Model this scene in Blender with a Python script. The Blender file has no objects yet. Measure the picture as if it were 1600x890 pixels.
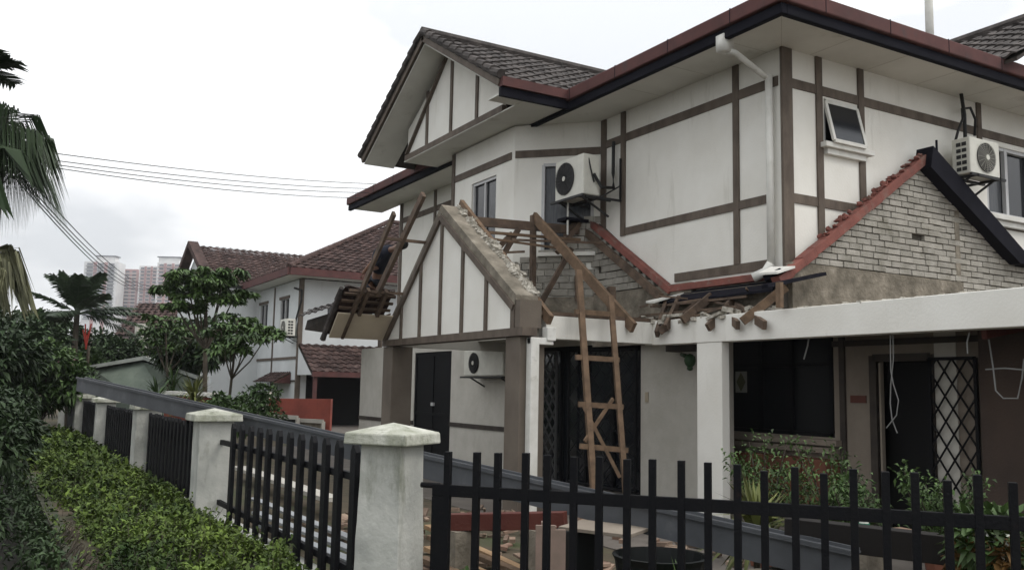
import bpy, bmesh, math, random
from mathutils import Vector, Matrix, noise
R = math.radians
random.seed(7)
sc = bpy.context.scene
COL = sc.collection

# ------------------------------------------------------------------ camera
F_PX, HP, ROLL, EYE = 1416., 163., .0195, 1.75
PIT = math.atan(HP / F_PX)
TA = math.atan(828 / math.hypot(F_PX, HP))
FW = Vector((math.sin(TA), math.cos(TA), 0)); RT = Vector((math.cos(TA), -math.sin(TA), 0)); UPV = Vector((0, 0, 1))
CF = FW * math.cos(PIT) + UPV * math.sin(PIT); CU = -FW * math.sin(PIT) + UPV * math.cos(PIT)
CR_, SR_ = math.cos(ROLL), math.sin(ROLL)
CAM = Vector((0, 0, EYE))
cam_d = bpy.data.cameras.new('camera'); cam = bpy.data.objects.new('camera', cam_d); COL.objects.link(cam)
cam_d.sensor_width = 36; cam_d.lens = 36 * F_PX / 1600; cam_d.clip_end = 5000; cam_d.clip_start = .05
cr = RT * CR_ + CU * SR_; cu = -RT * SR_ + CU * CR_
m = Matrix((cr, cu, -CF)).transposed().to_4x4(); m.translation = CAM
cam.matrix_world = m
sc.camera = cam
sc.render.resolution_x = 1024; sc.render.resolution_y = 569

# ------------------------------------------------------------------ light
w = bpy.data.worlds.new('World'); sc.world = w; w.use_nodes = True
nt = w.node_tree; nt.nodes.clear()
out = nt.nodes.new('ShaderNodeOutputWorld'); bg = nt.nodes.new('ShaderNodeBackground')
sky = nt.nodes.new('ShaderNodeTexSky'); sky.sky_type = 'NISHITA'; sky.sun_disc = False
SUN_EL, SUN_AZ = R(52), R(142)          # azimuth measured from +Y towards +X
sky.sun_elevation = SUN_EL; sky.sun_rotation = SUN_AZ
tc = nt.nodes.new('ShaderNodeTexCoord'); mp = nt.nodes.new('ShaderNodeMapping'); mp.inputs['Scale'].default_value = (1.6, 1.6, 3.2); mp.inputs['Location'].default_value = (3.3, 1.7, .4)
n1 = nt.nodes.new('ShaderNodeTexNoise'); n1.inputs['Scale'].default_value = 1.15; n1.inputs['Detail'].default_value = 5; n1.inputs['Roughness'].default_value = .5
rp = nt.nodes.new('ShaderNodeValToRGB')
rp.color_ramp.elements[0].position = .47; rp.color_ramp.elements[0].color = (7.0, 7.2, 7.45, 1)
rp.color_ramp.elements[1].position = .535; rp.color_ramp.elements[1].color = (10.2, 10.25, 10.3, 1)
mx = nt.nodes.new('ShaderNodeMixRGB'); mx.inputs['Fac'].default_value = .95
nt.links.new(tc.outputs['Generated'], mp.inputs['Vector']); nt.links.new(mp.outputs['Vector'], n1.inputs['Vector'])
nt.links.new(n1.outputs['Fac'], rp.inputs['Fac'])
nt.links.new(sky.outputs['Color'], mx.inputs['Color1']); nt.links.new(rp.outputs['Color'], mx.inputs['Color2'])
sx = nt.nodes.new('ShaderNodeSeparateXYZ'); nt.links.new(tc.outputs['Generated'], sx.inputs['Vector'])
mr = nt.nodes.new('ShaderNodeMapRange'); mr.inputs['From Min'].default_value = 0; mr.inputs['From Max'].default_value = 1; mr.inputs['To Min'].default_value = .97; mr.inputs['To Max'].default_value = 2.15
nt.links.new(sx.outputs['Z'], mr.inputs['Value'])      # overcast sky: brighter towards the zenith
vm = nt.nodes.new('ShaderNodeVectorMath'); vm.operation = 'SCALE'; nt.links.new(mx.outputs['Color'], vm.inputs[0]); nt.links.new(mr.outputs['Result'], vm.inputs['Scale'])
nt.links.new(vm.outputs['Vector'], bg.inputs['Color']); bg.inputs['Strength'].default_value = .095
nt.links.new(bg.outputs['Background'], out.inputs['Surface'])
sd = bpy.data.lights.new('sun', 'SUN'); sd.energy = 1.1; sd.angle = R(25); sd.color = (1, .95, .88)
so = bpy.data.objects.new('sun', sd); COL.objects.link(so)
sv = Vector((math.cos(SUN_EL) * math.sin(SUN_AZ), math.cos(SUN_EL) * math.cos(SUN_AZ), math.sin(SUN_EL)))
so.rotation_euler = sv.to_track_quat('Z', 'Y').to_euler()
sc.view_settings.view_transform = 'Standard'; sc.view_settings.look = 'None'
sc.view_settings.exposure = .1; sc.view_settings.gamma = 1; sc.view_settings.use_curve_mapping = False

# ------------------------------------------------------------------ photo pixel -> real point on a known plane
def ray(x, y):
    dx = x - 800; dy = y - 445
    return CF + RT * ((dx * CR_ + dy * SR_) / F_PX) - CU * ((-dx * SR_ + dy * CR_) / F_PX)
def PX(x, y, X): r = ray(x, y); return CAM + r * (X / r.x)
def PY(x, y, Y): r = ray(x, y); return CAM + r * (Y / r.y)
def PZ(x, y, Z): r = ray(x, y); return CAM + r * ((Z - EYE) / r.z)
def PD(x, y, D): r = ray(x, y); return CAM + r * (D / r.dot(FW))
def PL(x, y, p, n):
    r = ray(x, y); n = Vector(n); return CAM + r * ((Vector(p) - CAM).dot(n) / r.dot(n))

# ------------------------------------------------------------------ materials
MATS = {}
def mat(name, col, rough=.8, col2=None, scale=3., detail=6, spec=.3, bump=0, bscale=40, stain=None, sscale=(1, 1, 1), island=0, metal=0, lo=.35, hi=.65):
    if name in MATS: return MATS[name]
    M = bpy.data.materials.new(name); M.use_nodes = True; t = M.node_tree; b = t.nodes['Principled BSDF']
    b.inputs['Roughness'].default_value = rough; b.inputs['Specular IOR Level'].default_value = spec; b.inputs['Metallic'].default_value = metal
    tcn = t.nodes.new('ShaderNodeTexCoord'); mpn = t.nodes.new('ShaderNodeMapping'); mpn.inputs['Scale'].default_value = sscale
    t.links.new(tcn.outputs['Object'], mpn.inputs['Vector'])
    last = None
    nz = t.nodes.new('ShaderNodeTexNoise'); nz.inputs['Scale'].default_value = scale; nz.inputs['Detail'].default_value = detail; nz.inputs['Roughness'].default_value = .6
    t.links.new(mpn.outputs['Vector'], nz.inputs['Vector'])
    r = t.nodes.new('ShaderNodeValToRGB'); r.color_ramp.elements[0].position = lo; r.color_ramp.elements[1].position = hi
    c2 = col2 or tuple(c * .82 for c in col)
    r.color_ramp.elements[0].color = (*c2, 1); r.color_ramp.elements[1].color = (*col, 1)
    t.links.new(nz.outputs['Fac'], r.inputs['Fac']); last = r.outputs['Color']
    if stain:
        mp2 = t.nodes.new('ShaderNodeMapping'); mp2.inputs['Scale'].default_value = stain[3]
        t.links.new(tcn.outputs['Object'], mp2.inputs['Vector'])
        n2 = t.nodes.new('ShaderNodeTexNoise'); n2.inputs['Scale'].default_value = stain[1]; n2.inputs['Detail'].default_value = 8; n2.inputs['Roughness'].default_value = .65
        t.links.new(mp2.outputs['Vector'], n2.inputs['Vector'])
        r2 = t.nodes.new('ShaderNodeValToRGB'); r2.color_ramp.elements[0].position = stain[2]; r2.color_ramp.elements[1].position = stain[2] + .16
        r2.color_ramp.elements[0].color = (0, 0, 0, 1); r2.color_ramp.elements[1].color = (stain[4],) * 3 + (1,)
        t.links.new(n2.outputs['Fac'], r2.inputs['Fac'])
        mm = t.nodes.new('ShaderNodeMixRGB'); mm.inputs['Color2'].default_value = (*stain[0], 1)
        t.links.new(r2.outputs['Color'], mm.inputs['Fac']); t.links.new(last, mm.inputs['Color1']); last = mm.outputs['Color']
    if island:
        g = t.nodes.new('ShaderNodeNewGeometry'); hs = t.nodes.new('ShaderNodeHueSaturation')
        ma = t.nodes.new('ShaderNodeMapRange'); ma.inputs['To Min'].default_value = 1 - island; ma.inputs['To Max'].default_value = 1 + island
        t.links.new(g.outputs['Random Per Island'], ma.inputs['Value']); t.links.new(ma.outputs['Result'], hs.inputs['Value'])
        t.links.new(last, hs.inputs['Color']); last = hs.outputs['Color']
    t.links.new(last, b.inputs['Base Color'])
    if bump:
        n3 = t.nodes.new('ShaderNodeTexNoise'); n3.inputs['Scale'].default_value = bscale; n3.inputs['Detail'].default_value = 6
        t.links.new(mpn.outputs['Vector'], n3.inputs['Vector'])
        bn = t.nodes.new('ShaderNodeBump'); bn.inputs['Strength'].default_value = bump; bn.inputs['Distance'].default_value = .02
        t.links.new(n3.outputs['Fac'], bn.inputs['Height']); t.links.new(bn.outputs['Normal'], b.inputs['Normal'])
    MATS[name] = M; return M
STREAK = (2.2, 2.2, .35)
plaster = mat('plaster', (.78, .765, .71), .85, (.71, .69, .63), 1.3, bump=.15, bscale=30, stain=((.42, .40, .33), 1.6, .59, STREAK, .45))
plaster_old_shaded = mat('plaster_old_shaded', (.50, .48, .43), .9, (.43, .41, .36), 2.2, bump=.25, bscale=25, stain=((.26, .24, .18), 2.0, .6, (1.4, 1.4, .7), .35))  # colour lowered to hold the shade of ground-floor walls; also used on trim
plaster_dim = mat('plaster_dim', (.24, .205, .165), .9, (.18, .15, .12), 1.5, bump=.2)  # darker plaster copy with the shade under the long beam in its colour
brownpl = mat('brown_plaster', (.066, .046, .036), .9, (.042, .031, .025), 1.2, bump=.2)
soffit_m = mat('soffit_board', (.70, .69, .64), .8, (.6, .59, .54), .8, stain=((.25, .23, .18), 1.2, .6, (1, 1, 1), .5))
timber = mat('brown_trim', (.135, .108, .085), .75, (.085, .066, .052), 6, sscale=(1, 1, .4), bump=.2)
darktrim = mat('dark_trim', (.05, .04, .032), .7, (.03, .024, .02), 5)
redfas = mat('red_fascia', (.108, .044, .040), .8, (.075, .034, .032), 2.5, stain=((.07, .05, .05), 3, .56, (1, 1, 1), .7))
gutm = mat('dark_gutter', (.010, .010, .016), .8, (.006, .006, .010), 3, spec=.12)
redflash = mat('red_flashing', (.23, .082, .064), .8, (.14, .055, .045), 3, stain=((.20, .16, .13), 4, .55, (1, 1, 1), .8), bump=.2)
tile_m = mat('grey_roof_tile', (.088, .076, .070), .85, (.036, .031, .029), 5, stain=((.2, .19, .17), 9, .6, (1, 1, 1), .6), island=.25, bump=.3)
tile_r = mat('red_roof_tile', (.088, .058, .052), .85, (.044, .032, .030), 2.5, stain=((.2, .17, .155), 5, .56, (1, 1, 1), .3), island=.35, spec=.05)
brick_m = mat('pale_cement_brick', (.37, .35, .31), .95, (.27, .255, .22), 5, stain=((.13, .12, .09), 2, .54, (1, 1, 1), .55), island=.12, bump=.5, bscale=30)
mortar = mat('dark_mortar', (.085, .075, .062), .95, bump=.4)
cement = mat('bare_cement', (.25, .22, .175), .95, (.13, .115, .09), 4, stain=((.4, .37, .32), 4, .6, (1, 1, 1), .6), bump=.9, bscale=20)
rough_cem = mat('broken_mortar', (.52, .49, .43), .95, (.22, .2, .16), 9, bump=.8, bscale=30)
wood = mat('old_rafter_wood', (.14, .098, .070), .85, (.065, .047, .035), 5, sscale=(1, 1, 1), bump=.3, island=.2)
woodl = mat('ladder_wood', (.18, .118, .074), .8, (.10, .066, .042), 7, bump=.3, island=.15)
woodr = mat('red_painted_wood', (.10, .030, .022), .5, (.08, .02, .014), 4, bump=.2)
blackm = mat('black_paint', (.003, .0035, .005), .6, (.005, .005, .006), 6, spec=.14, bump=.2, stain=((.035, .02, .014), 9, .62, (1, 1, 1), .6))
glass = mat('dark_glass', (.012, .014, .018), .12, spec=.6)
glass_l = mat('curtain_glass', (.06, .065, .07), .25, (.03, .033, .04), 8, sscale=(4, 4, .4), spec=.5)
darkin = mat('dark_interior', (.006, .006, .006), .9)  # near-black colour standing in for the shade inside rooms and openings
white = mat('white_paint', (.70, .69, .65), .6, (.58, .57, .52), 4, stain=((.3, .28, .24), 5, .6, (1, 1, 1), .6))
alu = mat('window_frame_grey', (.5, .5, .5), .4, spec=.5)
acm = mat('ac_casing', (.66, .65, .58), .5, (.55, .54, .48), 3, stain=((.3, .28, .22), 4, .6, (1, 1, 1), .5))
acg = mat('ac_grille', (.34, .33, .29), .6)
acd = mat('ac_dark', (.03, .03, .03), .6)
cable_m = mat('cable', (.02, .02, .02), .6)
wire_w = mat('pale_wire', (.22, .22, .21), .6)
pillar_m = mat('fence_concrete', (.50, .50, .46), .9, (.33, .335, .31), 2.2, stain=((.16, .17, .13), 2.2, .53, (1.6, 1.6, .6), .8), bump=.3, bscale=25)
cap_m = mat('pillar_cap', (.52, .52, .46), .95, (.25, .26, .2), 5, stain=((.09, .10, .06), 6, .54, (1.6, 1.6, .4), .85), bump=.5, bscale=30)
greysteel = mat('grey_steel', (.085, .09, .098), .6, (.06, .064, .07), 3, spec=.3, stain=((.2, .2, .2), 3, .62, (1, 1, 1), .4))
soil = mat('soil', (.10, .075, .05), .95, (.05, .045, .028), 3, stain=((.03, .05, .015), 1.5, .5, (1, 1, 1), .8), bump=.6, bscale=12)
paving = mat('paving', (.13, .115, .10), .85, (.08, .07, .06), 2, bump=.2)
leafd = mat('leaf_dark', (.034, .062, .020), .6, (.015, .031, .010), .6, island=.45, spec=.35)
leafm = mat('leaf_mid', (.075, .13, .032), .6, (.032, .064, .017), .8, island=.45, spec=.35)
leafh = mat('leaf_hedge', (.115, .165, .03), .6, (.022, .044, .010), 1.3, island=.6, spec=.2)
leafy = mat('leaf_yellow', (.16, .17, .05), .6, (.07, .085, .025), 1.2, island=.4)
palmm = mat('palm_leaf', (.042, .068, .030), .5, (.014, .028, .012), 1.0, island=.4, spec=.4)
palmy = mat('palm_leaf_dry', (.16, .16, .09), .7, (.07, .075, .04), 1.2, island=.4)
bark = mat('bark', (.09, .075, .055), .95, (.045, .038, .03), 6, sscale=(1, 1, .3), bump=.6)
shedm = mat('green_sheet_metal', (.15, .18, .145), .6, (.10, .125, .10), 1.5, stain=((.06, .06, .045), 2, .58, STREAK, .5))
redwall = mat('red_wall_paint', (.33, .085, .06), .85, (.22, .06, .045), 1.5, stain=((.1, .04, .03), 1.5, .58, (1, 1, 1), .5))
nwall = mat('neighbour_plaster', (.62, .64, .64), .85, (.54, .56, .56), .7, stain=((.3, .3, .29), .7, .62, STREAK, .4))
skin = mat('skin', (.16, .085, .055), .6)
shirt = mat('navy_shirt', (.020, .023, .036), .9)
trous = mat('dark_trousers', (.016, .018, .024), .9)
hairm = mat('black_hair', (.008, .007, .006), .6)
towerw = mat('tower_white', (.72, .71, .70), .8, (.62, .62, .62), .2)
towerp = mat('tower_pink', (.44, .27, .26), .8, (.38, .23, .23), .2)
towerg = mat('tower_window', (.16, .17, .19), .5)
magenta = mat('magenta_flower', (.28, .04, .16), .7, (.16, .03, .10), 3, island=.3)
orange = mat('orange_leaf', (.22, .12, .035), .7, (.12, .07, .025), 3, island=.3)
plastic_b = mat('black_plastic', (.010, .012, .012), .45)
tan_m = mat('tan_board', (.58, .50, .38), .85, (.48, .41, .31), 1.5)
silver = mat('zinc_sheet', (.42, .44, .46), .35, (.3, .32, .34), 3, spec=.6, metal=.5)
greenp = mat('green_lamp', (.03, .07, .03), .5)

# ------------------------------------------------------------------ mesh helpers
ORG = {}
class MB:
    def __init__(s): s.v = []; s.f = []; s.sm = False
    def add(s, vs, fs):
        o = len(s.v); s.v += [Vector(p) for p in vs]; s.f += [tuple(i + o for i in f) for f in fs]; return s
    def obox(s, c, ax, ay, az, hx, hy, hz):
        c = Vector(c); vs = []
        for k in (-1, 1):
            for j in (-1, 1):
                for i in (-1, 1): vs.append(c + ax * (hx * i) + ay * (hy * j) + az * (hz * k))
        return s.add(vs, [(0, 2, 3, 1), (4, 5, 7, 6), (0, 1, 5, 4), (2, 6, 7, 3), (0, 4, 6, 2), (1, 3, 7, 5)])
    def box(s, x0, x1, y0, y1, z0, z1):
        return s.obox(((x0 + x1) / 2, (y0 + y1) / 2, (z0 + z1) / 2), Vector((1, 0, 0)), Vector((0, 1, 0)), UPV, abs(x1 - x0) / 2, abs(y1 - y0) / 2, abs(z1 - z0) / 2)
    def rbox(s, c, sx, sy, sz, rz=0, tilt=0):
        ax = Vector((math.cos(rz), math.sin(rz), 0)); ay = Vector((-math.sin(rz), math.cos(rz), 0)); az = UPV
        if tilt:
            q = Matrix.Rotation(tilt, 3, ay); ax = q @ ax; az = q @ az
        return s.obox(c, ax, ay, az, sx / 2, sy / 2, sz / 2)
    def bar(s, a, b, w_, h_, up=UPV):
        a = Vector(a); b = Vector(b); d = (b - a); L = d.length; d.normalize()
        sd_ = d.cross(Vector(up))
        if sd_.length < 1e-3: sd_ = d.cross(Vector((1, 0, 0)))
        sd_.normalize(); u = sd_.cross(d).normalized()
        return s.obox((a + b) / 2, d, sd_, u, L / 2, w_ / 2, h_ / 2)
    def tube(s, pts, r, n=8, r2=None, close=True):
        pts = [Vector(p) for p in pts]; o = len(s.v); N = len(pts)
        for i, p in enumerate(pts):
            d = (pts[min(i + 1, N - 1)] - pts[max(i - 1, 0)]).normalized()
            a = d.cross(UPV if abs(d.z) < .95 else Vector((1, 0, 0))).normalized(); b = a.cross(d)
            rr = r if r2 is None else r + (r2 - r) * i / (N - 1)
            for k in range(n):
                t = 2 * math.pi * k / n; s.v.append(p + a * (rr * math.cos(t)) + b * (rr * math.sin(t)))
        for i in range(N - 1):
            for k in range(n):
                q = o + i * n + k; q2 = o + i * n + (k + 1) % n; s.f.append((q, q2, q2 + n, q + n))
        if close:
            s.f.append(tuple(o + k for k in range(n))[::-1]); s.f.append(tuple(o + (N - 1) * n + k for k in range(n)))
        return s
    def prism(s, poly, off):
        off = Vector(off); n = len(poly); p = [Vector(q) for q in poly]
        return s.add(p + [q + off for q in p], [tuple(range(n)), tuple(range(2 * n - 1, n - 1, -1))] + [(i, i + n, (i + 1) % n + n, (i + 1) % n) for i in range(n)])
    def quad(s, a, b, c, d): return s.add([a, b, c, d], [(0, 1, 2, 3)])
    def ball(s, c, rx, ry, rz, n=10, jit=0):
        c = Vector(c); o = len(s.v); m_ = n // 2 + 1
        for i in range(m_ + 1):
            th = math.pi * i / m_
            for k in range(n):
                ph = 2 * math.pi * k / n; j = 1 + random.uniform(-jit, jit)
                s.v.append(c + Vector((rx * math.sin(th) * math.cos(ph), ry * math.sin(th) * math.sin(ph), rz * math.cos(th))) * j)
        for i in range(m_):
            for k in range(n):
                a = o + i * n + k; b = o + i * n + (k + 1) % n; s.f.append((a, a + n, b + n, b))
        return s
    def build(s, name, material, parent=None, bevel=0, smooth=False, **tags):
        if parent is not None: org = ORG[parent.name]
        else:
            xs = [v.x for v in s.v]; ys = [v.y for v in s.v]; zs = [v.z for v in s.v]
            org = Vector(((min(xs) + max(xs)) / 2, (min(ys) + max(ys)) / 2, min(zs)))
        me = bpy.data.meshes.new(name); me.from_pydata([tuple(v - org) for v in s.v], [], s.f)
        me.materials.append(material)
        bm = bmesh.new(); bm.from_mesh(me)
        if len(bm.faces) < 4000: bmesh.ops.recalc_face_normals(bm, faces=bm.faces)
        if smooth:
            for f in bm.faces: f.smooth = True
        bm.to_mesh(me); bm.free()
        o = bpy.data.objects.new(name, me); COL.objects.link(o); ORG[o.name] = org
        if parent is not None: o.parent = parent
        else: o.location = org
        if bevel:
            b = o.modifiers.new('bevel', 'BEVEL'); b.width = bevel; b.segments = 2; b.limit_method = 'ANGLE'
        for k, v in tags.items(): o[k] = v
        return o
def thing(name, loc, label, cat, group=None):
    o = bpy.data.objects.new(name, None); COL.objects.link(o); o.location = loc; o.empty_display_size = .2
    ORG[o.name] = Vector(loc); o['label'] = label; o['category'] = cat
    if group: o['group'] = group
    return o
def T(o, label, cat, group=None):
    o['label'] = label; o['category'] = cat
    if group: o['group'] = group
    return o
def S(o, kind='structure'): o['kind'] = kind; return o
def box(name, m_, par, x0, x1, y0, y1, z0, z1, bevel=0): return MB().box(x0, x1, y0, y1, z0, z1).build(name, m_, par, bevel)

def tile_roof(mb, O, U, V, n, vlen, ufun, tw=.3, th=.34, samp=6, amp=.022, lift=.035):
    U = Vector(U).normalized(); V = Vector(V).normalized(); n = Vector(n).normalized(); O = Vector(O)
    rows = int(math.ceil(vlen / th))
    for r_ in range(rows):
        v0 = r_ * th; v1 = min(v0 + th * 1.12, vlen)
        a0, a1 = ufun(min(v0 + th * .5, vlen))
        if a1 - a0 < .1: continue
        k = max(1, int(round((a1 - a0) / tw)))
        off = (r_ % 2) * tw * .5
        for i in range(k):
            u0 = a0 + (a1 - a0) * i / k; du = (a1 - a0) / k; jz = random.uniform(-.006, .008); jv = random.uniform(-.012, .012)
            vs = []; fs = []
            for q in range(samp + 1):
                t = q / samp; hgt = amp * math.sin(2 * math.pi * t) + amp
                uu = u0 + du * t
                vs += [O + U * uu + V * (v0 + jv) + n * (hgt + lift + jz - .03), O + U * uu + V * (v0 + jv) + n * (hgt + lift + jz), O + U * uu + V * v1 + n * hgt]
            for q in range(samp):
                b = q * 3; fs += [(b, b + 3, b + 4, b + 1), (b + 1, b + 4, b + 5, b + 2)]
            mb.add(vs, fs)
    return mb
def bricks(mb, O, U, n, umin, umax, z0, z1, inside, bl=.31, bh=.096, gap=.013, depth=.05, miss=.01):
    O = Vector(O); U = Vector(U).normalized(); n = Vector(n).normalized(); r_ = 0; z = z0
    while z < z1:
        u = umin - (r_ % 2) * bl * .5 - random.uniform(0, .05)
        while u < umax:
            L = bl * random.uniform(.93, 1.05)
            zc = z + bh / 2
            seg0, seg1 = u, u + L - gap
            # clip along the course
            k = 8; ok = [inside(seg0 + (seg1 - seg0) * (i + .5) / k, zc) for i in range(k)]
            if any(ok) and random.random() > miss:
                i0 = ok.index(True); i1 = k - 1 - ok[::-1].index(True)
                a = seg0 + (seg1 - seg0) * i0 / k; b = seg0 + (seg1 - seg0) * (i1 + 1) / k
                if b - a > .04:
                    d = random.uniform(-.009, .009); tz = random.uniform(-.004, .004)
                    c = O + U * ((a + b) / 2) + UPV * (zc + tz - O.z) + n * (d)
                    mb.obox(c, U, n, UPV, (b - a) / 2, depth / 2, (bh - gap) / 2)
            u += L
        z += bh; r_ += 1
    return mb

# ------------------------------------------------------------------ vegetation helpers
def leaf(mb, p, d, w_, l_, droop=.3):
    d = d.normalized(); sd_ = d.cross(UPV)
    if sd_.length < .05: sd_ = Vector((1, 0, 0))
    sd_.normalize(); sd_ = (sd_ + Vector((0, 0, random.uniform(-.5, .5)))).normalized()
    e = p + d * l_ - UPV * (droop * l_); mid = p + d * (l_ * .5) + UPV * (l_ * .06)
    mb.add([p, mid + sd_ * (w_ / 2), e, mid - sd_ * (w_ / 2)], [(0, 1, 2, 3)])
def rv():
    while True:
        v = Vector((random.uniform(-1, 1), random.uniform(-1, 1), random.uniform(-1, 1)))
        if .05 < v.length < 1: return v
def clump(mb, c, r, n, lw, ll, flat=.8, shell=.55):
    c = Vector(c)
    for _ in range(n):
        v = rv(); v = v.normalized() * (v.length ** shell); v.z *= flat
        d = (v + rv() * .7 + Vector((0, 0, .15)))
        leaf(mb, c + v * r, d, lw * random.uniform(.6, 1.3), ll * random.uniform(.6, 1.3), random.uniform(0, .6))
def tree(name, base, h, cr_, lm, label, n=2600, lw=.12, ll=.22, clumps=16, cz=.62, flat=.75, trunk=.12, group=None, seed=0, cat='tree', spread=1.0):
    random.seed(seed + 100)
    base = Vector(base); t = thing(name, base, label, cat, group)
    tm = MB(); top = base + Vector((random.uniform(-.2, .2), random.uniform(-.2, .2), h * cz))
    tm.tube([base, base.lerp(top, .5) + Vector((random.uniform(-.1, .1), 0, 0)), top], trunk, 8, trunk * .55)
    fm = MB(); C0 = base + Vector((0, 0, h - cr_ * flat))
    for i in range(clumps):
        v = rv(); v = v.normalized() * (v.length ** .5) * spread; v.z *= flat
        if v.z < -.45: v.z *= .5
        p = C0 + v * cr_ * .78; rr = cr_ * random.uniform(.2, .42)
        tm.tube([top - UPV * random.uniform(0, h * .12), (top + p) / 2 + rv() * .1, p], trunk * .35, 5, trunk * .1)
        clump(fm, p, rr, n // clumps, lw, ll)
    tm.build('trunk', bark, t); fm.build('crown', lm, t)
    return t
def frond(mb, base, d, L, droop, nleaf=34, ll=.5, lw=.035, hang=.6, curve=1.6):
    base = Vector(base); d = Vector(d).normalized(); pts = []
    side = d.cross(UPV).normalized()
    N = 14
    for i in range(N + 1):
        t = i / N; pts.append(base + d * (L * t) - UPV * (droop * L * t ** curve))
    mb.tube(pts, .02, 4, .005, False)
    for i in range(nleaf):
        t = .12 + .88 * i / nleaf; f = t * N; k = min(int(f), N - 1); p = pts[k].lerp(pts[k + 1], f - k)
        dd = (pts[k + 1] - pts[k]).normalized(); l_ = ll * (math.sin(math.pi * min(1, t * .9 + .12)) * .7 + .35) * random.uniform(.85, 1.1)
        for s_ in (-1, 1):
            v = (side * s_ + dd * .75 + Vector((0, 0, random.uniform(-.1, .15)))).normalized()
            m1 = p + v * l_ * .5; e = p + v * l_ * .9 - UPV * (hang * l_); wv = dd * lw
            mb.add([p - wv * .5, p + wv * .5, m1 + wv * .6, e, m1 - wv * .6], [(0, 1, 2, 3, 4)])
def palm(name, base, h, L, nfr, lm, label, ll=.5, lw=.035, hang=.6, droop=.5, up=.6, nleaf=34, seed=0, trunk=.13, curve=1.6, cat='palm tree', group=None, azs=None):
    random.seed(seed + 500); base = Vector(base); t = thing(name, base, label, cat, group)
    top = base + UPV * h
    MB().tube([base, base.lerp(top, .5), top], trunk, 9, trunk * .75).build('trunk', bark, t)
    for i in range(nfr):
        az = 2 * math.pi * i / nfr + random.uniform(-.25, .25) if azs is None else azs[i]
        el = random.uniform(-.1, 1.0) * up * 1.4
        d = Vector((math.cos(az) * math.cos(el), math.sin(az) * math.cos(el), math.sin(el)))
        fm = MB(); frond(fm, top, d, L * random.uniform(.85, 1.1), droop * random.uniform(.7, 1.2), nleaf, ll, lw, hang, curve)
        fm.build('frond', lm, t)
    return t
# ================================================================== GROUND
S(MB().box(-350, 760, -40, 1100, -1.6, -1.35).build('ground', mat('dark_soil', (.03, .026, .018), .9, (.014, .013, .010), 2, bump=.5)))  # soil colour much darker than the garden soil
S(MB().box(2.45, 12, -10, 60, -.4, -.02).build('garden_ground', soil))
S(MB().box(1.05, 2.45, -10, 60, -.5, -.05).build('verge', soil))
S(MB().box(.9, 1.05, 2, 60, -1.35, -.04).build('drain_kerb', mat('mossy_concrete', (.075, .075, .05), .95, (.03, .035, .02), 3, bump=.5)))
S(MB().box(6.3, 30, 4.0, 26.2, -.3, -.005).build('terrace_paving', paving))
S(MB().box(12, 200, 26.2, 120, -.4, -.01).build('side_lane', paving))
S(MB().box(-60, -1.3, -10, 60, -1.3, -.25).build('left_bank', mat('dark_soil', (.03, .026, .018))))
S(MB().box(-60, 12, 60, 400, -1.3, -.1).build('far_ground', soil))

# ================================================================== MAIN HOUSE
XL, YR = 9.80, 9.13
H = thing('terrace_house', (10, 14, 0), 'two-storey white house with brown trim, its porch roof stripped to rafters', 'house')
def wallX(name, m_, X, th, y0, y1, z0, z1, holes, par=H):
    ys = sorted({y0, y1} | {h[0] for h in holes} | {h[1] for h in holes}); zs = sorted({z0, z1} | {h[2] for h in holes} | {h[3] for h in holes})
    mb = MB()
    for i in range(len(ys) - 1):
        run = None
        for k in range(len(zs) - 1):
            yc = (ys[i] + ys[i + 1]) / 2; zc = (zs[k] + zs[k + 1]) / 2
            if not any(h[0] < yc < h[1] and h[2] < zc < h[3] for h in holes):
                mb.box(X, X + th, ys[i], ys[i + 1], zs[k], zs[k + 1])
    o = mb.build(name, m_, par); return o
def wallY(name, m_, Y, th, x0, x1, z0, z1, holes, par=H):
    xs = sorted({x0, x1} | {h[0] for h in holes} | {h[1] for h in holes}); zs = sorted({z0, z1} | {h[2] for h in holes} | {h[3] for h in holes})
    mb = MB()
    for i in range(len(xs) - 1):
        for k in range(len(zs) - 1):
            xc = (xs[i] + xs[i + 1]) / 2; zc = (zs[k] + zs[k + 1]) / 2
            if not any(h[0] < xc < h[1] and h[2] < zc < h[3] for h in holes):
                mb.box(xs[i], xs[i + 1], Y, Y + th, zs[k], zs[k + 1])
    return mb.build(name, m_, par)
ZS = 6.82
# upper walls
wallX('upper_wall', plaster, XL, .2, YR, 13.62, 3.0, ZS, [])
wallX('upper_wall', plaster, XL, .2, 17.6, 23.2, 2.95, ZS, [(19.5, 20.6, 4.6, 5.9)])
WR = (10.68, 11.44, 5.52, 6.2); WB = (14.72, 17.4, 4.9, 6.14)
wallY('upper_wall', plaster, YR, .2, XL + .2, 20, 3.0, ZS, [WR, WB])
MB().box(10.2, 19.8, 9.35, 9.4, 3.1, 6.7).build('room_darkness_panel', darkin, H)  # black panel stands in for the darkness of the room
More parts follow.
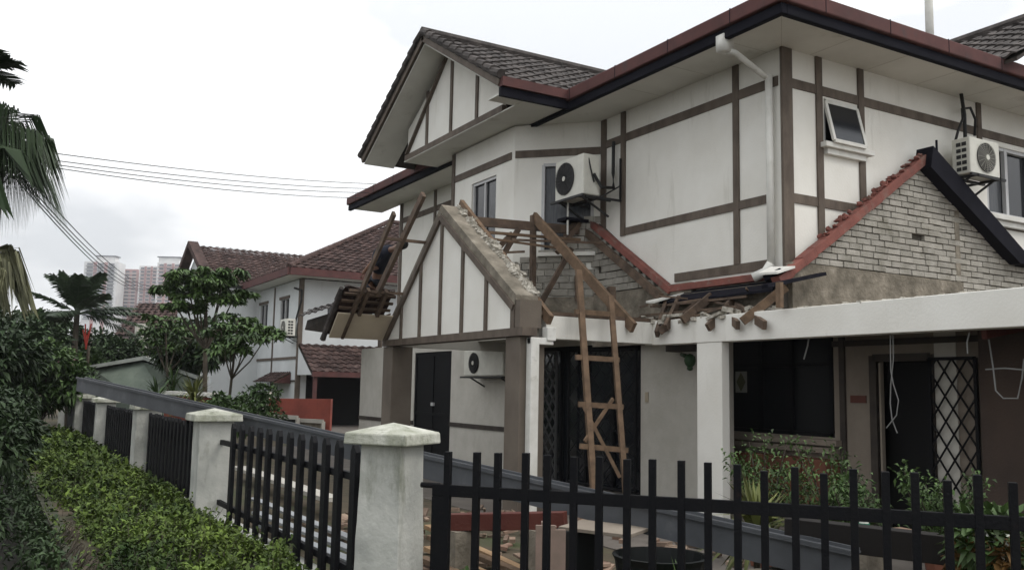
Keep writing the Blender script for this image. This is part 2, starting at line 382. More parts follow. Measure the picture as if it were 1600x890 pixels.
# bay: splay + front
bayA = Vector((9.8, 13.6, 0)); bayB = Vector((8.6, 14.8, 0)); Yb1 = PX(707, 300, 8.6).y
zb = 2.85
sp_n = Vector((-1, -1, 0)).normalized(); sp_u = Vector((-1, 1, 0)).normalized()
mb = MB()  # splay with window hole: u from 0 (L wall) to 1.697
Ls = (bayB - bayA).length
hol = (.17, 1.12, 4.35, 6.02)
us = [0, hol[0], hol[1], Ls]; zs_ = [zb, hol[2], hol[3], ZS]
for i in range(3):
    for k in range(3):
        if i == 1 and k == 1: continue
        a = bayA + sp_u * us[i]; b = bayA + sp_u * us[i + 1]
        mb.prism([(a.x, a.y, zs_[k]), (b.x, b.y, zs_[k]), (b.x, b.y, zs_[k + 1]), (a.x, a.y, zs_[k + 1])], -sp_n * .18)
mb.build('bay_wall', plaster, H)
WF = (PX(775, 300, 8.6).y, PX(737, 300, 8.6).y, 4.3, 6.0)
wallX('bay_wall', plaster, 8.6, .18, 14.8, Yb1, zb, ZS, [WF])
MB().box(8.78, 9.8, Yb1 - .18, Yb1, zb, ZS).build('bay_wall', plaster, H)
MB().prism([(8.62, 14.82, zb), (9.8, 13.65, zb), (9.8, Yb1 - .02, zb), (8.62, Yb1 - .02, zb)], (0, 0, -.15)).build('bay_underside', plaster_old_shaded, H)
MB().box(9.2, 9.25, 14.9, Yb1 - .2, 3, 6.7).build('room_darkness_panel', darkin, H)
# splay window
def sp(u, z, o=0): p = bayA + sp_u * u + sp_n * o; return Vector((p.x, p.y, z))
wn = MB().prism([sp(hol[0], hol[2], -.07), sp(hol[1], hol[2], -.07), sp(hol[1], hol[3], -.07), sp(hol[0], hol[3], -.07)], -sp_n * .02).build('window', glass_l, H)
fr = MB()
for (a, b) in (((hol[0], hol[2]), (hol[0], hol[3])), ((hol[1], hol[2]), (hol[1], hol[3])), ((hol[0], hol[3]), (hol[1], hol[3])), ((hol[0], hol[2]), (hol[1], hol[2]))):
    fr.bar(sp(a[0], a[1], -.03), sp(b[0], b[1], -.03), .06, .07, up=sp_n)
fr.build('frame', alu, wn)
MB().prism([sp(hol[0] - .08, hol[2] - .1, .1), sp(hol[1] + .08, hol[2] - .1, .1), sp(hol[1] + .08, hol[2] - .1, -.1), sp(hol[0] - .08, hol[2] - .1, -.1)], (0, 0, .07)).build('sill', plaster, wn)
# bay front window
wn = MB().box(8.68, 8.7, WF[0], WF[1], WF[2], WF[3]).build('window', glass, H)
fr = MB(); ym = (WF[0] + WF[1]) / 2
for y in (WF[0] + .03, ym, WF[1] - .03): fr.box(8.635, 8.675, y - .025, y + .025, WF[2], WF[3])
for z in (WF[2] + .03, WF[3] - .03): fr.box(8.63, 8.67, WF[0], WF[1], z - .03, z + .03)
fr.build('frame', alu, wn)
MB().box(8.7, 8.705, ym + .1, WF[1] - .05, WF[2], WF[3] - .3).build('lace_curtain', plaster, wn)
# left wing window
wn = box('window', glass, H, 9.86, 9.88, 19.5, 20.6, 4.6, 5.9); box('frame', alu, wn, 9.83, 9.855, 20.02, 20.08, 4.6, 5.9)

# -- timber strips
def tX(y0, y1, z0, z1, X=XL, pr=.03): return box('timber_strip', timber, H, X - pr, X + .01, y0, y1, z0, z1)
def tY(x0, x1, z0, z1, Y=YR, pr=.03): return box('timber_strip', timber, H, x0, x1, Y - pr, Y + .01, z0, z1)
hw = .065
tX(9.2, 13.45, 6.255, 6.40, pr=.022); tX(9.4, 12.9, 4.535, 4.665, pr=.022); tX(9.42, 11.5, 3.56, 3.70, pr=.022)
tX(12.85, 12.98, 4.53, 6.815); tX(10.0, 10.12, 3.70, 6.815)
tX(13.44, 13.59, 3.9, 6.815)
tX(18.8, 23.1, 6.255, 6.4, pr=.022); tX(22.95, 23.12, 2.9, 6.815); tX(20.8, 20.92, 2.9, 6.815)
tY(XL - .03, 9.98, 3.2, 6.815, pr=.035)
for (x, z0) in ((10.56, 3.5), (11.5, 4.0)): tY(x - hw, x + hw, z0, 6.815)
tY(14.48, 14.6, 6.14, 6.815)
tY(9.98, 19.9, 6.235, 6.375, pr=.022); tY(9.98, 11.5, 4.515, 4.655, pr=.022)
tY(14.6, 17.6, 4.68, 4.80, pr=.022)
a = sp(.02, 6.19, .015); b = sp(Ls, 6.19, .015)
MB().bar(sp(.02, 6.25, .012), sp(Ls - .02, 6.25, .012), .14, .024, up=sp_n).build('timber_strip', timber, H)
tX(14.9, Yb1, 6.18, 6.32, X=8.6, pr=.022)
MB().prism([(8.565, 14.74, 0), (8.62, 14.70, 0), (8.67, 14.74, 0), (8.62, 14.92, 0), (8.565, 14.92, 0)], (0, 0, ZS - 4.1)).build('timber_strip', timber, H)
bpy.data.objects[H.children[-1].name].location.z += 4.1
tX(Yb1 - .12, Yb1, 4, ZS - .005, X=8.6)

# -- small awning window on the right wall
x0, x1, z0, z1 = WR
wn = box('window', darkin, H, x0, x1, YR + .16, YR + .19, z0, z1)  # black sheet stands in for the dark room behind the sash
fr = MB()
for x in (x0 + .025, x1 - .025): fr.box(x - .025, x + .025, YR + .02, YR + .12, z0, z1)
for z in (z0 + .025, z1 - .025): fr.box(x0, x1, YR + .02, YR + .12, z - .025, z + .025)
fr.build('frame', alu, wn)
ta = R(14); hz = z1 - .04; Lw = .66; ds = Vector((0, -math.sin(ta), -math.cos(ta))); nn = Vector((0, -math.cos(ta), math.sin(ta)))
P0 = Vector((x0 + .03, YR, hz)); P1 = Vector((x1 - .03, YR, hz))
sash = MB()
for P in (P0, P1): sash.bar(P, P + ds * Lw, .055, .04, up=nn)
sash.bar(P0, P1, .04, .055); sash.bar(P0 + ds * Lw, P1 + ds * Lw, .04, .055)
sash.build('sash', white, wn)
MB().prism([P0, P1, P1 + ds * Lw, P0 + ds * Lw], nn * .008).build('pane', glass, wn)
sl = MB().box(x0 - .12, x1 + .2, YR - .14, YR + .02, z0 - .1, z0 - .02).box(x0 - .02, x1 + .08, YR - .08, YR + .01, z0 - .19, z0 - .1)
sl.build('sill', white, wn, bevel=.01)
# -- big window on the right wall
x0, x1, z0, z1 = WB
wn = box('window', glass, H, x0, x1, YR + .1, YR + .12, z0, z1)
fr = MB()
for x in (x0 + .035, x0 + .62, x0 + 1.35, x1 - .03): fr.box(x - .04, x + .04, YR + .02, YR + .09, z0, z1)
for z in (z0 + .03, z1 - .03): fr.box(x0, x1, YR + .025, YR + .095, z - .03, z + .03)
fr.build('frame', alu, wn)
box('blind', glass_l, wn, x0 + .08, x0 + .56, YR + .096, YR + .099, z0 + .05, z1 - .05)
MB().box(x0 - .15, x1 + .1, YR - .15, YR + .02, z0 - .1, z0 - .01).box(x0 - .1, x1, YR - .09, YR + .01, z0 - .2, z0 - .1).build('sill', white, wn, bevel=.01)

# -- main eaves
XE, YE = 8.82, 8.20
MB().prism([(XE + .05, YE + .05, ZS), (20, YE + .05, ZS), (20, YR + .02, ZS), (XL + .02, YR + .02, ZS), (XL + .02, 24.6, ZS), (XE + .05, 24.6, ZS)], (0, 0, .02)).build('soffit', soffit_m, H)
se = MB()
for i in range(9):
    y = 9.4 + i * 1.22; 
    if y > 13: break
    se.box(XE + .06, XL, y - .004, y + .004, ZS - .003, ZS + .001)
for i in range(9): se.box(10.4 + i * 1.22 - .004, 10.4 + i * 1.22 + .004, YE + .06, YR, ZS - .003, ZS + .001)
se.bar((XE + .05, YE + .05, ZS - .001), (XL, YR, ZS - .001), .008, .003)
se.build('soffit_joint', plaster_old_shaded, H)
g = MB().box(XE - .0, XE + .1, YE, 24.7, 6.78, 6.93).box(XE + .1, 20, YE, YE + .1, 6.78, 6.93); g.build('gutter', gutm, H, bevel=.015)
rf = MB().box(XE - .06, XE + .08, YE - .06, 24.7, 6.935, 7.15).box(XE + .08, 20, YE - .06, YE + .08, 6.935, 7.15); rf.build('fascia', redfas, H, bevel=.02)
jt = MB()
for i in range(12): jt.box(XE - .064, XE + .06, 9.1 + i * 1.35, 9.112 + i * 1.35, 6.94, 7.153)
for i in range(8): jt.box(9.6 + i * 1.35, 9.612 + i * 1.35, YE - .064, YE + .06, 6.94, 7.153)
jt.build('fascia_joint', gutm, H)
RS = math.tan(R(27)); zr = lambda x: 7.12 + (x - XE) * RS
rm = MB(); RX = 13.8
rm.prism([(XE, YE, 7.12), (RX, YE + RX - XE, zr(RX)), (RX, 24.7, zr(RX)), (XE, 24.7, 7.12)], (0, 0, -.1))
rm.prism([(XE, YE, 7.119), (20, YE, 7.119), (20, YE + RX - XE, zr(RX)), (RX, YE + RX - XE, zr(RX))], (0, 0, -.1))
rm.build('roof', tile_m, H)
# cross gable above the right eave: ridge runs along y
gx0, gxr, gz0, gzr = 13.7, 17.0, 7.12, 9.02
Vq = Vector((gxr - gx0, 0, gzr - gz0)).normalized(); nq = Vector((-Vq.z, 0, Vq.x)); vq = math.hypot(gxr - gx0, gzr - gz0)
def uq_(v): return (0, (v * Vq.z) / RS + .65)
tile_roof(MB(), (gx0, 7.9, gz0), (0, 1, 0), Vq, nq, vq, uq_, tw=.3, th=.33).build('gable_roof_tiles', tile_m, H)
MB().prism([(gx0 + .02, 7.93, gz0 - .02), (gxr, 7.93, gzr - .03), (gxr, 12.2, gzr - .03), (gx0 + .02, 8.9, gz0 - .02)], (0, 0, -.06)).build('roof_deck', darktrim, H)
MB().tube([(gxr, 7.85, gzr + .06), (gxr, 12.2, gzr + .06)], .11, 8).build('ridge_tiles', tile_m, H)
MB().prism([(gx0 + .5, 7.96, gz0 + .2), (2 * gxr - gx0 - .5, 7.96, gz0 + .2), (gxr, 7.96, gzr - .08)], (0, .1, 0)).build('gable_panel', plaster, H)
# white vent pipe
vp = PD(1453, 60, 15.5)
MB().tube([vp - UPV * .6, vp + UPV * 1.6], .07, 14).build('vent_pipe', white, H, smooth=True)

# -- upper cross gable
GX = 7.42; RY, RZ = 16.63, 9.02; EY0, EY1, EZ = 13.3, 19.96, 7.10
sl_len = math.hypot(RY - EY0, RZ - EZ); Vr = Vector((0, RY - EY0, RZ - EZ)).normalized(); nr = Vector((0, -Vr.z, Vr.y))
Vl = Vector((0, -(EY1 - RY), RZ - EZ)).normalized(); nl = Vector((0, Vl.z, -Vl.y)); 
def uf(v): return (0, XE + (EZ + v * Vr.z - 7.12) / RS - GX + .15)
tr = MB(); tile_roof(tr, (GX, EY0, EZ), (1, 0, 0), Vr, nr, sl_len, uf, tw=.30, th=.33)
tile_roof(tr, (GX, EY1, EZ), (1, 0, 0), Vl, nl, sl_len, uf, tw=.30, th=.33)
tr.build('gable_roof_tiles', tile_m, H)
dk = MB()
for (Y0, V) in ((EY0, Vr), (EY1, Vl)):
    p = Vector((GX + .05, Y0, EZ - .03)); q = p + V * sl_len
    dk.prism([p, q, q + Vector((5.4, 0, 0)), p + Vector((1.5, 0, 0))], (0, 0, -.05))
dk.build('roof_deck', darktrim, H)
cp = MB()
for (Y0, V, n_) in ((EY0, Vr, nr), (EY1, Vl, nl)):
    k = 12
    for i in range(k):
        a = Vector((GX - .02, Y0, EZ)) + V * (sl_len * i / k); b = Vector((GX - .02, Y0, EZ)) + V * (sl_len * (i + 1.08) / k)
        cp.tube([a + n_ * .085, b + n_ * .05], .085, 8, .075)
cp.tube([(GX - .05, RY, RZ + .06), (12.5, RY, RZ + .06)], .11, 8)
cp.build('verge_tiles', tile_m, H)
bb = MB()
for (Y0, V, n_) in ((EY0, Vr, nr), (EY1, Vl, nl)):
    a = Vector((GX, Y0, EZ)) - n_ * .07; bb.bar(a, a + V * (sl_len), .05, .12, up=n_)
bb.build('barge_board', timber, H)
ss = MB()
for (Y0, V, n_) in ((EY0, Vr, nr), (EY1, Vl, nl)):
    a = Vector((GX + .03, Y0, EZ)) - n_ * .15; b = a + V * (sl_len - .08)
    ss.prism([a, b, b + Vector((.75, 0, 0)), a + Vector((.75, 0, 0))], -n_ * .02)
ss.build('gable_soffit', soffit_m, H)
GP = 8.02
base_z = 6.98
yl = PX(637, 240, GP).y; yr_ = PX(786, 168, GP).y
apex = Vector((GP, RY - .05, RZ - .28))
mrk = (RZ - EZ) / (RY - EY0)
MB().prism([(GP, yr_, base_z), (GP, yl, base_z), (GP, yl, apex.z - mrk * (yl - RY) ), apex, (GP, yr_, apex.z - mrk * (RY - yr_))], (.06, 0, 0)).build('gable_panel', plaster, H)
for px_ in (668, 705, 745):
    y = PX(px_, 200, GP).y; zt = apex.z - mrk * abs(y - RY) + .02
    box('timber_strip', timber, H, GP - .03, GP, y - .05, y + .05, base_z, zt)
MB().bar((GP - .03, yl - .03, base_z + .02), (GP - .03, RY, apex.z - .02), .05, .09, up=(-1, 0, 0)).build('timber_strip', timber, H)
box('timber_strip', timber, H, GP - .05, GP + .06, yr_ - .05, yl + .05, base_z - .12, base_z)
MB().box(GP - .04, 9.8, EY0 + .06, yl + .1, ZS + .022, ZS + .045).build('gable_soffit', soffit_m, H)
box('gable_soffit', soffit_m, H, GX + .03, GP - .045, EY0 + .06, EY0 + .5, ZS + .03, ZS + .06)
box('gutter', gutm, H, GX, XE, EY0 - .02, EY0 + .06, 6.80, 6.96); box('fascia', redfas, H, GX, XE - .06, EY0 - .08, EY0 + .05, 6.965, 7.13)
# downpipe at the corner
dp = MB(); c0 = PX(1135, 62, 8.93)
dp.box(8.80, 9.0, c0.y - .08, c0.y + .08, 6.62, 6.86)
y2 = PX(1213, 118, 9.7).y
dp.tube([(8.92, c0.y, 6.66), (9.0, c0.y - .1, 6.60), (9.62, 9.33, 6.42), (9.71, 9.30, 6.38)], .045, 10)
dp.tube([(9.71, 9.30, 6.42), (9.71, 9.30, 3.55)], .056, 12)
dp.tube([(9.71, 9.30, 3.62), (9.66, 9.36, 3.5), (9.55, 9.5, 3.42)], .07, 10)
dp.build('downpipe', white, H, smooth=True)

# ================================================================== ROOF ABUTMENTS, BRICK GABLES
# right brick gable, plane Y = 8.98
YB = 8.98
gA = PY(1440, 248, YB); gL = PY(1225, 428, YB); gR = PY(1576, 402, YB); gB0 = PY(1258, 409, YB); gB1 = PY(1480, 441, YB)
def inR(x, z):
    l = gL.z + (x - gL.x) * (gA.z - gL.z) / (gA.x - gL.x); r = gA.z - (x - gA.x) * (gA.z - gR.z) / (gR.x - gA.x)
    return z < min(l, r) - .05 and x > gL.x
MB().prism([(gL.x, YB + .02, 2.9), (gR.x + 1.5, YB + .02, 2.9), (gR.x + 1.5, YB + .02, gR.z), (gR.x, YB + .02, gR.z), (gA.x, YB + .02, gA.z), (gL.x, YB + .02, gL.z)], (0, .12, 0)).build('gable_backing', mortar, H)
bm_ = MB(); xp = PY(1492, 380, YB).x
bricks(bm_, (0, YB, 0), (1, 0, 0), (0, 1, 0), gL.x, xp - .06, gB0.z - .02, gA.z, inR, depth=.09)
bricks(bm_, (0, YB, 0), (1, 0, 0), (0, 1, 0), xp + .08, gR.x + .8, 3.33, gA.z, lambda x, z: inR(x, z) or (x > gR.x - .1 and z < gR.z - .15), depth=.09)
bm_.build('brick_gable', brick_m, H, bevel=.006)
MB().box(xp - .06, xp + .06, YB - .05, YB + .05, 3.3, inR and gA.z - (xp - gA.x) * (gA.z - gR.z) / (gR.x - gA.x) - .1).build('mortar_joint', cement, H)
MB().box(gL.x + .1, xp + .1, YB - .06, YB + .06, 2.6, gB0.z - .03).build('cement_base', cement, H)
MB().box(xp + .1, 17, YB - .06, YB + .06, 2.6, 3.32).build('cement_base', cement, H)
d = (gA - gL).normalized(); nu = Vector((-d.z, 0, d.x))
fl = MB(); k = 14
for i in range(k):
    a = gL - d * .25 + (gA - gL + d * .25) * (i / k); b = gL - d * .25 + (gA - gL + d * .25) * ((i + 1.02) / k)
    fl.bar(a + nu * random.uniform(-.005, .012) + Vector((0, -.06, 0)), b + Vector((0, -.06, 0)), .16, .13 + random.uniform(-.01, .01), up=nu)
fl.build('flashing', redflash, H, bevel=.008)
rub = MB()
for i in range(40):
    p = gL.lerp(gA, random.uniform(.25, 1.0)) + nu * .09 + Vector((0, random.uniform(-.1, .05), 0)); rub.ball(p, random.uniform(.02, .06), .05, random.uniform(.015, .045), 6, .3)
S(rub.build('broken_mortar', redflash, H), 'stuff')
d2 = (gR - gA).normalized(); n2_ = Vector((-d2.z, 0, d2.x)) * -1
n2_ = Vector((d2.z, 0, -d2.x)); n2_ = n2_ if n2_.z > 0 else -n2_
MB().prism([gA + n2_ * .1 - d2 * .12 + Vector((0, -.25, 0)), gR + n2_ * .1 + Vector((0, -.25, 0)), gR + Vector((3, 0, -.05)) + n2_ * .1 + Vector((0, -.25, 0)), gR + Vector((3, 0, -.05)) - n2_ * .1 + Vector((0, -.25, 0)), gR - n2_ * .16 + Vector((0, -.25, 0)), gA - n2_ * .24 + Vector((0, -.25, 0))], (0, .3, 0)).build('verge_board_and_shadow', gutm, H)  # thick black verge board, its shadow included in shape and colour
MB().tube([gA + Vector((.25, -.1, -.2)), gA + Vector((.25, -.1, .32))], .02, 6).build('roof_bolt', gutm, H)
# left brick gable
XB = 9.72
fA = PX(905, 336, XB); fR = PX(1045, 455, XB)
def inL(y, z): return z < fA.z - (fA.y - y) * (fA.z - fR.z) / (fA.y - fR.y) - .04
MB().prism([(XB + .03, fR.y - .25, 2.6), (XB + .03, 13.6, 2.6), (XB + .03, 13.6, fA.z - .25), (XB + .03, fR.y, fR.z), (XB + .03, fR.y - .25, fR.z - .1)], (.05, 0, 0)).build('gable_backing', mortar, H)
zc_ = 3.52
b2 = MB(); bricks(b2, (XB, 0, 0), (0, 1, 0), (1, 0, 0), 11.4, 13.66, zc_, 5.1, inL, depth=.09, bh=.125)
zf = lambda y: 4.94 - .95 * (y - 13.88)
Sa = PL(880, 376, bayA, sp_n); Sb = PL(801, 413, bayA, sp_n); su = lambda P: (Vector((P.x, P.y, 0)) - bayA).dot(sp_u)
ua_s, ub_s = su(Sa), su(Sb)
bricks(b2, (bayA.x, bayA.y, 0), sp_u, sp_n, .02, Ls, 3.5, 4.95, lambda u, z: z < (Sa.z + (Sb.z - Sa.z) * (u - ua_s) / (ub_s - ua_s) if u > ua_s else Sa.z + (ua_s - u) * 1.0), depth=.08, bh=.125)
bricks(b2, (8.6, 0, 0), (0, 1, 0), (1, 0, 0), 14.8, 17.2, 2.9, 4.1, lambda y, z: z < Sb.z - .02 - (y - 14.8) * .6, depth=.08, bh=.125)
b2.build('brick_gable', brick_m, H, bevel=.006)
MB().box(XB - .05, XB + .06, fR.y - .6, 13.66, 2.55, zc_ - .01).build('cement_base', cement, H)
mb = MB(); a = sp(.02, 2.86, .06); b = sp(Ls, 2.86, .06); mb.prism([a, b, b + UPV * .62, a + UPV * .62], -sp_n * .08); mb.build('cement_base', cement, H)
d = (fR - fA).normalized(); nu = Vector((0, -d.z, d.y)); nu = nu if nu.z > 0 else -nu
MB().bar(fA + Vector((-.02, 0, 0)) + nu * .05, fR + Vector((-.02, 0, 0)) + nu * .05 + d * .1, .14, .11, up=nu).build('flashing', redflash, H, bevel=.01)
MB().bar(fA - nu * .12 + Vector((-.12, 0, 0)), fR - nu * .12 + Vector((-.12, 0, 0)), .08, .13, up=nu).build('rafter', wood, H)
# flashing along the left wall foot
fz = 3.42
MB().bar((XB - .02, 9.35, fz + .02), (XB - .02, fR.y, fz + .02), .12, .11).build('flashing', redflash, H, bevel=.01)
MB().prism([(XB, 9.2, fz - .05), (XB, fR.y, fz - .05), (XB - .30, fR.y - .1, fz - .22), (XB - .30, 9.0, fz - .22)], (0, 0, -.03)).build('dark_gap_sheet', gutm, H)  # black sheet stands in for the dark gap under the stripped roof
MB().box(XB - .1, XB + .02, 9.2, fR.y, 2.6, fz - .1).build('cement_base', cement, H)
MB().prism([(9.2, fR.y - .05, 3.18), (9.72, fR.y + .05, 3.3), (9.72, fR.y - .45, 3.34), (9.2, fR.y - .25, 3.16)], (0, 0, .03)).build('torn_sheet', white, H)
p = PX(1213, 425, 9.6)
MB().prism([p + Vector((0, .1, .06)), p + Vector((-.3, .05, -.06)), p + Vector((-.3, -.3, -.08)), p + Vector((.05, -.3, .03))], (0, 0, .03)).build('torn_sheet', white, H)
# corner where both flashings meet: black sheet towards the right
a = PY(1195, 447, 8.75); b = PY(1286, 428, 8.75)
MB().bar(a, b, .12, .05).build('loose_gutter_strip', gutm, H)
a = PX(1200, 437, 9.5); b = PX(1226, 427, 9.6)
MB().bar(a, b + Vector((0, 0, .02)), .35, .08).build('dark_gap_sheet', gutm, H)
# eave battens and rafter tails over the long beam
for (x, z) in ((9.42, 3.14), (9.22, 2.98)):
    MB().bar((x, 9.5, z), (x, fR.y + .1, z), .03, .035).build('batten', wood, H)
for (pa, pb, m_) in (((1112, 462), (1066, 500), wood), ((1098, 470), (1030, 518), wood), ((1145, 470), (1106, 512), wood), ((1228, 448), (1160, 502), woodl), ((1150, 478), (1195, 508), wood), ((1130, 486), (1153, 508), wood), ((1062, 466), (1040, 512), wood), ((1042, 470), (1026, 522), wood)):
    a = PX(pa[0], pa[1], 9.5); b = PX(pb[0], pb[1], 8.98)
    MB().bar(a, b, .055, .12).build('rafter_tail', m_, H)
pp_ = PX(1218, 455, 9.0); box('post', woodl, H, 8.97, 9.03, pp_.y - .04, pp_.y + .04, 2.88, 3.22)
deb = MB()
for i in range(70):
    deb.rbox(Vector((random.uniform(9.1, 9.6), random.uniform(8.9, 12.0), random.uniform(2.82, 2.95))), random.uniform(.05, .3), random.uniform(.04, .15), random.uniform(.02, .08), random.uniform(0, 3), random.uniform(-.4, .4))
for i in range(45):
    deb.rbox(Vector((random.uniform(9.16, 9.3), random.uniform(5, 9.6), random.uniform(2.87, 2.885))), random.uniform(.03, .12), random.uniform(.03, .1), random.uniform(.02, .05), random.uniform(0, 3), random.uniform(-.3, .3))
S(deb.build('rubble', rough_cem, H), 'stuff')

# ================================================================== PORCH STRUCTURE
PGX = 6.67
aR = PX(805, 474, PGX); aA = PX(691, 334, PGX); aL = PX(603, 530, PGX); th_w = .34
aA.z += .0
yR_ = aR.y
topz = lambda y: aA.z + .0 - (abs(y - aA.y)) * ((aA.z - aR.z) / (aA.y - aR.y) if y < aA.y else (aA.z - aL.z) / (aL.y - aA.y))
zb0 = 2.64
MB().prism([(PGX, yR_, zb0), (PGX, aL.y, zb0), (PGX, aL.y, aL.z), (PGX, aA.y, aA.z), (PGX, yR_, aR.z)], (th_w, 0, 0)).build('porch_gable', plaster, H)
# cement top of the gable wall
ct = MB()
uo = .16
def strip(y0, y1, n_):
    for i in range(n_):
        ya = y0 + (y1 - y0) * i / n_; yb = y0 + (y1 - y0) * (i + 1) / n_
        za, zb_ = topz(ya), topz(yb)
        ct.prism([(PGX - .02, ya, za + .005), (PGX - .02, yb, zb_ + .005), (PGX - .02, yb, zb_ + uo), (PGX - .02, ya, za + uo)], (th_w + .04, 0, 0))
strip(yR_ - .05, aA.y, 1); strip(aA.y, aL.y, 1)
ct.build('wall_top_cement', cement, H)
rb_ = MB()
for i in range(420):
    t = random.random(); y = yR_ + (aA.y - yR_) * t; x = PGX + .33 + random.gauss(0, .03)
    q_ = abs(math.sin(y * 5.1) + .5 * math.sin(y * 13)) * .6 + .5; rb_.ball((x, y, topz(y) + uo + .0), random.uniform(.02, .07) * q_, random.uniform(.03, .10) * q_, random.uniform(.02, .07) * q_, 6, .4)
for i in range(50):
    y = aA.y + (aL.y - aA.y) * random.uniform(.1, .95); rb_.ball((PGX + random.uniform(.3, .5), y, topz(y) + uo), .05, .08, .05, 6, .35)
S(rb_.build('broken_mortar', rough_cem, H), 'stuff')
# rake trims and vertical strips
for (p, q) in ((aR + Vector((0, 0, -.06)), aA + Vector((0, -.02, -.07))), (aL + Vector((0, 0, -.05)), aA + Vector((0, .02, -.07)))):
    MB().bar(p + Vector((-.03, 0, 0)), q + Vector((-.03, 0, 0)), .05, .10, up=UPV).build('timber_strip', timber, H)
for (xb, xt) in ((628, 630), (656.5, 660), (688, 692), (722, 725), (759.8, 760.5)):
    y = PX(xb, 500, PGX).y; box('timber_strip', timber, H, PGX - .03, PGX, y - .042, y + .042, zb0, topz(y) - .06)
box('timber_strip', timber, H, PGX - .03, PGX, yR_ - .02, yR_ + .09, zb0, aR.z - .02)
box('timber_strip', timber, H, PGX - .05, PGX + .2, yR_ - .3, aL.y + .05, 2.52, zb0 - .002)
# columns
Yc = 11.22
cbm = mat('brown_column', (.15, .125, .10), .8, (.11, .09, .072), 1.5, bump=.15)
box('column', cbm, H, PGX, PGX + .42, Yc, Yc + .42, 0, 2.515, .01)
box('column_head', cbm, H, PGX - .02, PGX + .345, Yc - .02, yR_ - .03, 2.645, aR.z + .05)
yf = PX(597, 600, PGX).y
box('column', cbm, H, PGX, PGX + .42, yf - .45, yf, 0, 2.515, .01)
MB().box(PGX + .2, XL, yf - .2, yf, 2.52, 2.84).build('side_beam', plaster_old_shaded, H)
# side beam and long beam
box('side_beam', plaster, H, PGX + .44, 9.1, Yc - .0, Yc + .2, 2.50, 2.84, .008)
box('wall_plate', wood, H, PGX + .3, 9.62, Yc + .0, Yc + .14, 2.843, 2.90)
LX = 9.1
MB().prism([(LX, 2.3, 2.485), (LX, Yc + .2, 2.485), (LX, Yc + .2, 2.86), (LX, 2.3, 2.90)], (.22, 0, 0)).build('long_beam', plaster, H, bevel=.01)
ya, yb_ = PX(1127, 600, LX).y, PX(1088, 600, LX).y
box('column', plaster, H, LX + .01, LX + .16, ya, yb_, 0, 2.483, .01)
# left slope remains
sL = Vector((0, 1, -.95)).normalized(); nL_ = Vector((0, .95, 1)).normalized()
def LS(x, y, off=0): return PL(x, y, (0, 13.88, 4.94), (0, .95, 1)) + nL_ * off
MB().bar(PL(616, 333, (0, 13.88, 4.94), (0, .95, 1)), Vector((5.8, 16.3, 2.66)), .05, .11, up=nL_).build('rafter', wood, H)
MB().bar(Vector((6.25, 13.8, 5.0)), Vector((6.15, 15.5, 3.42)), .065, .13, up=nL_).build('rafter', wood, H)
box('batten', wood, H, 5.85, 6.9, 14.50, 14.55, 4.28, 4.33)
box('batten', wood, H, 5.6, 6.7, 15.42, 15.47, 3.44, 3.49)
# sloped soffit board
mb = MB(); lo0 = Vector((5.55, 16.30, 2.64)); up0 = lo0 - sL * .62
mb.prism([lo0, Vector((6.66, 16.30, 2.64)), Vector((6.66, 0, 0)) + Vector((0, up0.y, up0.z)), up0], nL_ * .03)
mb.build('eave_board', tan_m, H)
for k in range(3):
    q = up0 - sL * (.1 + .17 * k) + nL_ * .05
    MB().bar(q, q + Vector((1.0, 0, 0)), .05, .03, up=nL_).build('batten', wood, H)
for xx in (5.95, 6.3): MB().bar(Vector((xx, up0.y, up0.z)), Vector((xx, up0.y, up0.z)) - sL * .62, .06, .1, up=nL_).build('rafter', wood, H)
tile_roof(MB(), (5.55, 16.42, 2.66), (1, 0, 0), -sL, nL_, 1.25, lambda v: (0, .5) if v < .55 else (0, .98), tw=.3, th=.3, lift=.06).build('remaining_tiles', tile_r, H)
cpt = MB()
for i in range(5):
    a = Vector((5.5, 16.5, 2.62)) - sL * (.25 * i); cpt.tube([a, a - sL * .28], .06, 8, .045)
cpt.build('verge_tiles', tile_m, H)
# rafters and truss on the right slope
nRs = Vector((0, -.95, 1)).normalized()
MB().bar(PY(720, 318, 13.9), PY(860, 500, 11.08), .07, .15, up=nRs).build('rafter', woodl, H)
MB().bar(PY(834, 338, 13.88), PY(990, 512, 11.05), .065, .17, up=nRs).build('rafter', woodl, H)
MB().bar((7.2, 13.88, 4.66), (9.7, 13.88, 4.74), .06, .16).build('ridge_beam', wood, H)
MB().bar((7.25, 13.80, 4.47), (9.4, 13.7, 4.52), .04, .05).build('batten', woodl, H)
MB().bar((7.3, 13.72, 4.36), (8.9, 13.60, 4.30), .03, .04).build('batten', woodl, H)
MB().bar((7.7, 13.3, 4.30), (9.6, 13.25, 4.42), .03, .04).build('batten', wood, H)
MB().bar((7.0, 12.9, 3.95), (7.9, 13.2, 4.1), .025, .04).build('batten', wood, H)
MB().bar((8.49, 13.86, 2.9), (8.47, 13.86, 4.9), .09, .09).build('post', wood, H)
for (p, q) in (((800, 365), (768, 398)), ((893, 388), (846, 472)), ((905, 350), (870, 395)), ((810, 358), (785, 400)), ((902, 430), (903, 470))):
    MB().bar(PY(p[0], p[1], 13.8), PY(q[0], q[1], 13.8), .06, .09).build('brace', wood, H)
q = PY(905, 345, 13.8); MB().bar(q, q + Vector((-.3, 1.4, -.95)), .06, .14).build('rafter', wood, H)
MB().bar((9.1, 13.88, 4.9), (9.75, 13.88, 4.9), .3, .06).build('dark_gap_sheet', gutm, H)  # black sheet painted in for the dark spot at the gable apex
MB().bar(PX(955, 448, 8.8), PX(956, 492, 8.8), .12, .09).build('post', wood, H)
